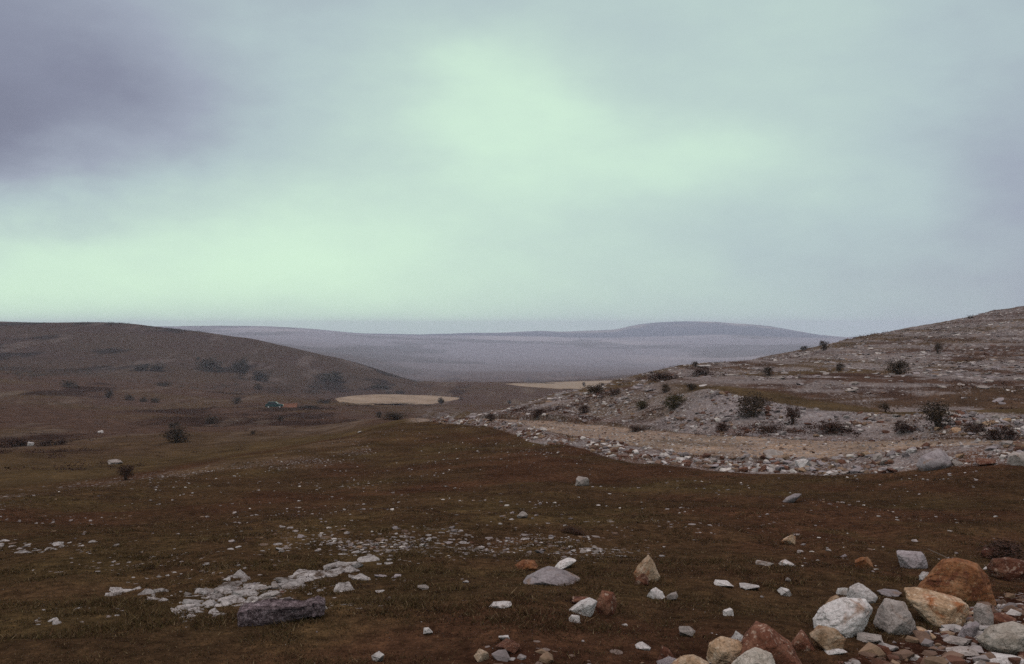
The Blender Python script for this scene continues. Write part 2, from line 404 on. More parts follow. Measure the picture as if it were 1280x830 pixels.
def rock_material(name, stops, scale=1.0, stain=None, stain_amt=0.5, speck=None, dark=0.5):
    m, nt, b = mat(name); L = nt.links.new
    tc = N(nt, "ShaderNodeTexCoord"); oi = N(nt, "ShaderNodeObjectInfo")
    off = N(nt, "ShaderNodeVectorMath", operation='ADD'); L(tc.outputs["Object"], off.inputs[0])
    mul = N(nt, "ShaderNodeVectorMath", operation='SCALE'); L(oi.outputs["Location"], mul.inputs[0]); mul.inputs[3].default_value = 0.37
    L(mul.outputs[0], off.inputs[1])
    P = off.outputs[0]
    a = N(nt, "ShaderNodeTexNoise", i_Scale=7.0 * scale, i_Detail=9.0, i_Roughness=0.68, i_Distortion=0.6); L(P, a.inputs["Vector"])
    r = ramp(nt, stops); L(a.outputs[0], r.inputs[0]); c = r.outputs[0]
    if stain:
        s = N(nt, "ShaderNodeTexNoise", i_Scale=3.2 * scale, i_Detail=5.0, i_Roughness=0.6, i_Distortion=1.2); L(P, s.inputs["Vector"])
        sr = ramp(nt, [(0.62 - 0.3 * stain_amt, (0, 0, 0)), (0.74 - 0.3 * stain_amt, (1, 1, 1))]); L(s.outputs[0], sr.inputs[0])
        c = mixrgb(nt, 'MIX', sr.outputs[0], c, stain)
    if speck:
        s = N(nt, "ShaderNodeTexNoise", i_Scale=26.0 * scale, i_Detail=4.0, i_Roughness=0.65); L(P, s.inputs["Vector"])
        sr = ramp(nt, [(0.56, (0, 0, 0)), (0.64, (1, 1, 1))]); L(s.outputs[0], sr.inputs[0])
        c = mixrgb(nt, 'MIX', math_(nt, 'MULTIPLY', sr.outputs[0], 0.7), c, speck)
    g = N(nt, "ShaderNodeTexNoise", i_Scale=60.0 * scale, i_Detail=5.0, i_Roughness=0.7); L(P, g.inputs["Vector"])
    gr = ramp(nt, [(0.3, (0.62, 0.6, 0.58)), (0.55, (1, 1, 1)), (0.75, (1.2, 1.2, 1.2))]); L(g.outputs[0], gr.inputs[0])
    c = mixrgb(nt, 'MULTIPLY', 1.0, c, gr.outputs[0])
    # cracks
    w = N(nt, "ShaderNodeTexVoronoi", i_Scale=6.5 * scale, feature='DISTANCE_TO_EDGE'); wn = N(nt, "ShaderNodeVectorMath", operation='ADD')
    nn = N(nt, "ShaderNodeTexNoise", i_Scale=9.0 * scale, i_Detail=4.0); L(P, nn.inputs["Vector"])
    ns = N(nt, "ShaderNodeVectorMath", operation='SCALE'); L(nn.outputs["Color"], ns.inputs[0]); ns.inputs[3].default_value = 0.16 / scale
    L(P, wn.inputs[0]); L(ns.outputs[0], wn.inputs[1]); L(wn.outputs[0], w.inputs["Vector"])
    wr = ramp(nt, [(0.0, (dark, dark * .95, dark * .9)), (0.035, (1, 1, 1))]); L(w.outputs["Distance"], wr.inputs[0])
    c = mixrgb(nt, 'MULTIPLY', 0.6, c, wr.outputs[0])
    var = math_(nt, 'MULTIPLY_ADD', oi.outputs["Random"], 0.45, 0.78)
    vm = N(nt, "ShaderNodeCombineXYZ")
    for q in range(3): L(var, vm.inputs[q])
    c = mixrgb(nt, 'MULTIPLY', 1.0, c, vm.outputs[0])
    L(c, b.inputs["Base Color"])
    h = math_(nt, 'ADD', math_(nt, 'MULTIPLY', a.outputs[0], 1.0), math_(nt, 'MULTIPLY', g.outputs[0], 0.35))
    h = math_(nt, 'ADD', h, math_(nt, 'MULTIPLY', wr.outputs[0], 0.2))
    bp = N(nt, "ShaderNodeBump", i_Strength=0.8, i_Distance=0.025); L(h, bp.inputs["Height"]); L(bp.outputs[0], b.inputs["Normal"])
    return m

RM = {
 'white': rock_material('white_limestone', [(0.25, (0.238, 0.210, 0.198)), (0.45, (0.412, 0.380, 0.372)), (0.7, (0.539, 0.515, 0.506))], stain=(0.180, 0.102, 0.060), stain_amt=0.2),
 'grey': rock_material('grey_limestone', [(0.25, (0.158, 0.134, 0.122)), (0.5, (0.269, 0.234, 0.218)), (0.75, (0.365, 0.329, 0.308))], stain=(0.206, 0.143, 0.110), stain_amt=0.15),
 'ochre': rock_material('ochre_limestone', [(0.25, (0.150, 0.088, 0.052)), (0.48, (0.301, 0.198, 0.122)), (0.72, (0.427, 0.341, 0.262))], stain=(0.238, 0.095, 0.040), stain_amt=0.3, speck=(0.491, 0.396, 0.301)),
 'orange': rock_material('rusty_orange_rock', [(0.25, (0.082, 0.033, 0.016)), (0.48, (0.205, 0.084, 0.036)), (0.72, (0.286, 0.160, 0.088))], stain=(0.102, 0.037, 0.020), stain_amt=0.35, speck=(0.286, 0.175, 0.103)),
 'rust': rock_material('red_earth_rock', [(0.25, (0.052, 0.019, 0.012)), (0.48, (0.110, 0.043, 0.026)), (0.72, (0.214, 0.110, 0.071))], stain=(0.060, 0.020, 0.013), stain_amt=0.4, speck=(0.356, 0.262, 0.206)),
 'cream': rock_material('cream_limestone', [(0.25, (0.23, 0.19, 0.15)), (0.5, (0.37, 0.325, 0.28)), (0.75, (0.47, 0.43, 0.385))], stain=(0.20, 0.12, 0.07), stain_amt=0.22),
 'bedrock': rock_material('bare_bedrock', [(0.30, (0.097, 0.080, 0.073)), (0.46, (0.279, 0.254, 0.247)), (0.68, (0.405, 0.380, 0.373))], scale=1.7, stain=(0.059, 0.038, 0.025), stain_amt=0.24, speck=(0.112, 0.091, 0.084), dark=0.25),
 'lichen': rock_material('lichen_grey_rock', [(0.34, (0.025, 0.016, 0.018)), (0.50, (0.084, 0.060, 0.065)), (0.68, (0.288, 0.227, 0.247))], scale=3.6, speck=(0.333, 0.268, 0.278)),
 'mauve': rock_material('mauve_grey_rock', [(0.25, (0.127, 0.103, 0.107)), (0.48, (0.238, 0.206, 0.214)), (0.72, (0.348, 0.317, 0.325))], stain=(0.238, 0.150, 0.103), stain_amt=0.12),
}

def tint_material():
    m, nt, b = mat("loose_stone"); L = nt.links.new
    ca = N(nt, "ShaderNodeAttribute", attribute_name="cover"); tc = N(nt, "ShaderNodeTexCoord")
    a = N(nt, "ShaderNodeTexNoise", i_Scale=14.0, i_Detail=6.0, i_Roughness=0.7); L(tc.outputs["Object"], a.inputs["Vector"])
    r = ramp(nt, [(0.28, (0.5, 0.45, 0.42)), (0.52, (1, 1, 1)), (0.75, (1.25, 1.25, 1.25))]); L(a.outputs[0], r.inputs[0])
    L(mixrgb(nt, 'MULTIPLY', 1.0, ca.outputs["Color"], r.outputs[0]), b.inputs["Base Color"])
    bp = N(nt, "ShaderNodeBump", i_Strength=0.6, i_Distance=0.02); L(a.outputs[0], bp.inputs["Height"]); L(bp.outputs[0], b.inputs["Normal"])
    return m
M_tint = tint_material()

def leaf_material(name, c1, c2, transl=0.0):
    m, nt, b = mat(name); L = nt.links.new
    ca = N(nt, "ShaderNodeAttribute", attribute_name="cover"); oi = N(nt, "ShaderNodeObjectInfo")
    c = mixrgb(nt, 'MIX', ca.outputs["Fac"], c1, c2)
    v = math_(nt, 'MULTIPLY_ADD', oi.outputs["Random"], 0.5, 0.75); cb = N(nt, "ShaderNodeCombineXYZ")
    for q in range(3): L(v, cb.inputs[q])
    L(mixrgb(nt, 'MULTIPLY', 1.0, c, cb.outputs[0]), b.inputs["Base Color"])
    b.inputs["Roughness"].default_value = 0.8
    return m
M_leaf = {
 'dark': leaf_material('dark_scrub_leaves', (0.030, 0.020, 0.013), (0.068, 0.045, 0.027)),
 'olive': leaf_material('olive_scrub_leaves', (0.034, 0.027, 0.011), (0.066, 0.050, 0.020)),
 'heather': leaf_material('reddish_scrub_leaves', (0.028, 0.014, 0.010), (0.060, 0.028, 0.018)),
 'tree': leaf_material('tree_leaves', (0.030, 0.025, 0.020), (0.058, 0.047, 0.036)),
}
def plain(name, c, rough=0.9, noise=0.3, sc=8.0):
    m, nt, b = mat(name); L = nt.links.new
    tc = N(nt, "ShaderNodeTexCoord"); a = N(nt, "ShaderNodeTexNoise", i_Scale=sc, i_Detail=5.0); L(tc.outputs["Object"], a.inputs["Vector"])
    r = ramp(nt, [(0.3, tuple(x * (1 - noise) for x in c)), (0.7, tuple(min(1, x * (1 + noise)) for x in c))]); L(a.outputs[0], r.inputs[0])
    L(r.outputs[0], b.inputs["Base Color"]); b.inputs["Roughness"].default_value = rough
    return m
M_bark = plain('bark', (0.06, 0.045, 0.035))
M_field = None

# ------------------------------------------------------------------ mesh helpers
def mesh_np(name, verts, faces_flat, loop_tot, material, smooth=True, attrs=None, parent=None, normals=None):
    me = bpy.data.meshes.new(name)
    nv = len(verts); nf = len(loop_tot)
    me.vertices.add(nv); me.vertices.foreach_set("co", np.ascontiguousarray(verts, dtype=np.float32).ravel())
    me.loops.add(len(faces_flat)); me.loops.foreach_set("vertex_index", np.ascontiguousarray(faces_flat, dtype=np.int32))
    me.polygons.add(nf)
    st = np.zeros(nf, np.int32); st[1:] = np.cumsum(loop_tot)[:-1]
    me.polygons.foreach_set("loop_start", st)
    try: me.polygons.foreach_set("loop_total", np.asarray(loop_tot, dtype=np.int32))
    except Exception: pass
    me.polygons.foreach_set("use_smooth", np.full(nf, smooth, dtype=bool))
    me.update(calc_edges=True); me.validate()
    for an, (ty, data) in (attrs or {}).items():
        at = me.attributes.new(an, ty, 'POINT')
        if ty == 'FLOAT_COLOR':
            d = np.ones((nv, 4), np.float32); d[:, :3] = data
            at.data.foreach_set("color", d.ravel())
        else: at.data.foreach_set("value", np.ascontiguousarray(data, dtype=np.float32))
    if normals is not None: me.normals_split_custom_set_from_vertices(normals.astype(np.float32).tolist() if nv < 1 else normals.astype(np.float32))
    me.materials.append(material)
    o = bpy.data.objects.new(name, me); col.objects.link(o)
    if parent: o.parent = parent
    return o

def tag(o, label=None, cat=None, group=None, kind=None):
    if label: o["label"] = label
    if cat: o["category"] = cat
    if group: o["group"] = group
    if kind: o["kind"] = kind
    return o

def empty(name, loc, rz=0, scale=None):
    o = bpy.data.objects.new(name, None); col.objects.link(o)
    o.location = loc; o.rotation_euler = (0, 0, rz); o.empty_display_size = 0.2
    if scale is not None: o.scale = scale
    return o

# ------------------------------------------------------------------ the ground, cut into its sheets along feature lines
def sheet(name, mask, label=None):
    """mask over grid quads (nk-1, nth-1)"""
    jj, ii = np.nonzero(mask)
    a = jj * nth + ii
    wrap = lambda i: i
    q = np.stack([a, a + 1, a + nth + 1, a + nth], -1)
    used, inv = np.unique(q.ravel(), return_inverse=True)
    f = lambda A: A.reshape(-1)[used]
    verts = np.stack([f(GX), f(GY), f(GZ)], -1)
    nrm = GN.reshape(-1, 3)[used]
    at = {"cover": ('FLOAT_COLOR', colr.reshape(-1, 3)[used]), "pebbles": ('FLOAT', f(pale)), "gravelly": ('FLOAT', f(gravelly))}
    # counter-clockwise from above
    fl = inv.reshape(-1, 4).ravel()
    o = mesh_np(name, verts, fl, np.full(len(q), 4), M_ground, True, at, None, nrm)
    tag(o, label, None, None, "structure")
    return o
kq = 0.5 * (KAP[:-1] + KAP[1:])[:, None] + np.zeros((1, nth - 1))
uq = 0.5 * (GU[0, :-1] + GU[0, 1:])[None, :] + np.zeros((nk - 1, 1))
front = (np.abs(0.5 * (TH[:-1] + TH[1:])) < R(75))[None, :] & np.ones((nk - 1, 1), bool)
is_road = (kq > 5) & (kq < 6) & (uq > 512) & front
is_slope = (kq > 4) & (kq < 11) & (uq > 575) & front & ~is_road
is_hill = (kq > 11.5) & (kq < 15) & (uq < 500) & front
is_far = (kq > 16)
is_valley = (kq > 4) & ~(is_road | is_slope | is_hill | is_far)
is_meadow = (kq < 4)
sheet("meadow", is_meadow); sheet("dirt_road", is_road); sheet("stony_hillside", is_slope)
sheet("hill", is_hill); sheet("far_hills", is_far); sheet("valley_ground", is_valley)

# stubble fields on the valley floor
def field(name, poly, c1, c2, kmin=10.5):
    vs = np.array(poly, float); vmin, vmax = vs[:, 1].min(), vs[:, 1].max()
    rows, cols_ = 26, 60
    verts = np.zeros((rows, cols_, 3))
    for a, v in enumerate(np.linspace(vmax - 0.05, vmin + 0.05, rows)):
        xs = []
        for (p, q) in zip(vs, np.roll(vs, -1, 0)):
            if (p[1] - v) * (q[1] - v) <= 0 and p[1] != q[1]:
                xs.append(p[0] + (v - p[1]) / (q[1] - p[1]) * (q[0] - p[0]))
        lo, hi = min(xs), max(xs)
        lo += 5 * noise2(np.array([v * 0.9]), np.array([3.3]), 5)[0]; hi += 9 * noise2(np.array([v * 1.1]), np.array([7.3]), 6)[0]
        for b_, u in enumerate(np.linspace(lo, hi, cols_)):
            p = ground(u, v, kmin); p[2] += 0.22
            if a in (0, rows - 1) or b_ in (0, cols_ - 1): p[2] -= 0.3
            verts[a, b_] = p
    idx = np.arange(rows * cols_).reshape(rows, cols_)
    q = np.stack([idx[:-1, :-1], idx[:-1, 1:], idx[1:, 1:], idx[1:, :-1]], -1).reshape(-1, 4)
    m, nt, b = mat(name + "_stubble"); L = nt.links.new
    tc = N(nt, "ShaderNodeTexCoord")
    a = N(nt, "ShaderNodeTexNoise", i_Scale=0.06, i_Detail=8.0, i_Roughness=0.65); L(tc.outputs["Object"], a.inputs["Vector"])
    w = N(nt, "ShaderNodeTexWave", i_Scale=0.35, i_Distortion=2.0, i_Detail=2.0); L(tc.outputs["Object"], w.inputs["Vector"])
    r = ramp(nt, [(0.3, c1), (0.7, c2)]); L(a.outputs[0], r.inputs[0])
    wr = ramp(nt, [(0.0, (0.88, 0.88, 0.88)), (1.0, (1.05, 1.05, 1.05))]); L(w.outputs[0], wr.inputs[0])
    L(mixrgb(nt, 'MULTIPLY', 1.0, r.outputs[0], wr.outputs[0]), b.inputs["Base Color"])
    o = mesh_np(name, verts.reshape(-1, 3), q.ravel(), np.full(len(q), 4), m, True)
    tag(o, None, None, None, "structure")
field("stubble_field", [(418,498),(445,494.5),(485,493),(530,494.3),(577,497.5),(554,503),(538,505.5),(500,504),(464,506.5),(440,507.5),(424,503)], (0.16, 0.108, 0.07), (0.30, 0.22, 0.155))
field("stubble_field", [(628,480),(690,478),(775,475.5),(775,481),(752,487),(700,486.5),(655,483)], (0.20, 0.145, 0.10), (0.27, 0.205, 0.145), 10.8)

# ------------------------------------------------------------------ rocks
_ico = {}
def ico(sub):
    if sub not in _ico:
        bm = bmesh.new(); bmesh.ops.create_icosphere(bm, subdivisions=sub, radius=1.0)
        bm.verts.index_update()
        _ico[sub] = (np.array([v.co[:] for v in bm.verts]), np.array([[v.index for v in f.verts] for f in bm.faces]))
        bm.free()
    return _ico[sub]

def rock_points(sub, seed, nplanes=13, outline=None, rough=0.06, blocky=0.0, soft=0.012):
    d, f = ico(sub); g = np.random.default_rng(seed)
    planes = []
    if outline is not None:
        pts = np.array(outline, float); nx_ = len(pts)
        ring = []
        for y0_, lo_, hi_ in ((0.0, 1.0, 1.0), (-0.55, .72, .98), (-1.0, .30, .62), (0.6, .7, .95), (1.0, .3, .6)):
            for px_, pz_ in pts:
                if y0_ in (-1.0, 1.0) and g.random() < .45: continue
                k_ = g.uniform(lo_, hi_) if y0_ else 1.0
                ring.append((px_ * k_ + (g.normal() * .05 if y0_ else 0), y0_ + (g.normal() * .10 if y0_ else g.normal() * .12), pz_ * k_ + (g.uniform(-.08, .05) if y0_ < 0 else 0)))
        bmh = bmesh.new()
        for c_ in ring: bmh.verts.new(c_)
        bmesh.ops.convex_hull(bmh, input=bmh.verts[:]); bmh.normal_update()
        for fc in bmh.faces:
            n = np.array(fc.normal[:]); dd = float(n @ np.array(fc.verts[0].co[:]))
            if dd < 0: n, dd = -n, -dd
            planes.append((n, max(dd, 0.1)))
        bmh.free()
    else:
        for q in range(nplanes):
            n = g.normal(size=3)
            if blocky > 0 and g.random() < blocky:
                ax = np.zeros(3); ax[q % 3] = 1 if g.random() < .5 else -1; n = ax + g.normal(size=3) * 0.13
            n /= np.linalg.norm(n); planes.append((n, g.uniform(0.42, 0.80)))
    r = np.full(len(d), 1.6 if outline is not None else 1.25)
    for n, dd in planes:
        c = d @ n
        rr = np.where(c > 0.02, dd / np.maximum(c, 0.02), 9.0)
        # soft minimum keeps worn edges
        h = np.clip(0.5 + 0.5 * (rr - r) / soft, 0, 1)
        r = rr * (1 - h) + r * h - soft * h * (1 - h)
    for q in range((7 if outline is not None else 14) if sub >= 4 else 0):
        n = g.normal(size=3); n /= np.linalg.norm(n); c = d @ n
        here = (r * c).max()                      # a chip off whatever stands out this way
        rr = np.where(c > 0.02, here * g.uniform(0.88, 0.97) / np.maximum(c, 0.02), 9.0)
        r = np.minimum(r, rr)
    r = np.maximum(r, 0.15)
    p = d * r[:, None]
    so = g.uniform(0, 50, 3)
    disp = fbm3(p * 1.7 + so, 5, seed, 0.55) * rough + (np.abs(fbm3(p * 3.1 - so, 3, seed + 9)) - 0.25) * rough * 0.6
    if sub >= 4:
        bn = g.normal(size=3) * np.array([.4, .4, 1]); bn /= np.linalg.norm(bn)
        ph = (p @ bn) * g.uniform(3.0, 5.0) + 0.9 * fbm3(p * 1.3 + so + 20, 3, seed + 31)
        saw = ph - np.floor(ph)
        disp = disp + 0.028 * (saw - 0.5) * sstep(-0.15, 0.35, fbm3(p * 1.1 - so, 2, seed + 41)) 
        disp = disp - 0.03 * sstep(0.25, 0.5, fbm3(p * 6 + so, 3, seed + 51))
    p = p + d * disp[:, None]
    if outline is None:
        p = (p - 0.5 * (p.max(0) + p.min(0))) / (0.5 * (p.max(0) - p.min(0)))
    return p, f

def rock_object(name, pts, f, material, parent=None, smooth=True):
    return mesh_np(name, pts, f.ravel(), np.full(len(f), 3), material, smooth, None, parent)

def pix_size(p): return p[1] / F      # metres per photo pixel at the place

def shard(seed, n=15, cuts=0, rough=0.0):
    g = np.random.default_rng(seed); bm = bmesh.new()
    q = g.normal(size=(n, 3)); q /= np.linalg.norm(q, axis=1, keepdims=True)
    q = np.sign(q) * np.abs(q) ** g.uniform(0.6, 1.0) * g.uniform(.75, 1.05, (n, 1))
    for p in q: bm.verts.new(p)
    r = bmesh.ops.convex_hull(bm, input=bm.verts[:])
    junk = list({v for v in r["geom_interior"] + r["geom_unused"] if isinstance(v, bmesh.types.BMVert)})
    if junk: bmesh.ops.delete(bm, geom=junk, context='VERTS')
    bmesh.ops.triangulate(bm, faces=bm.faces[:])
    if cuts:
        bmesh.ops.subdivide_edges(bm, edges=bm.edges[:], cuts=cuts, use_grid_fill=True)
        bmesh.ops.triangulate(bm, faces=bm.faces[:])
    bmesh.ops.recalc_face_normals(bm, faces=bm.faces[:])
    bm.verts.index_update()
    p = np.array([v.co[:] for v in bm.verts]); f = np.array([[v.index for v in x.verts] for x in bm.faces]); bm.free()
    if rough:
        ln = np.linalg.norm(p, axis=1, keepdims=True)
        p = p + p / np.maximum(ln, .1) * (fbm3(p * 2.2 + seed % 17, 5, seed % 991, .6) * rough)[:, None]
    p = (p - 0.5 * (p.max(0) + p.min(0))) / (0.5 * (p.max(0) - p.min(0)))
    return p, f

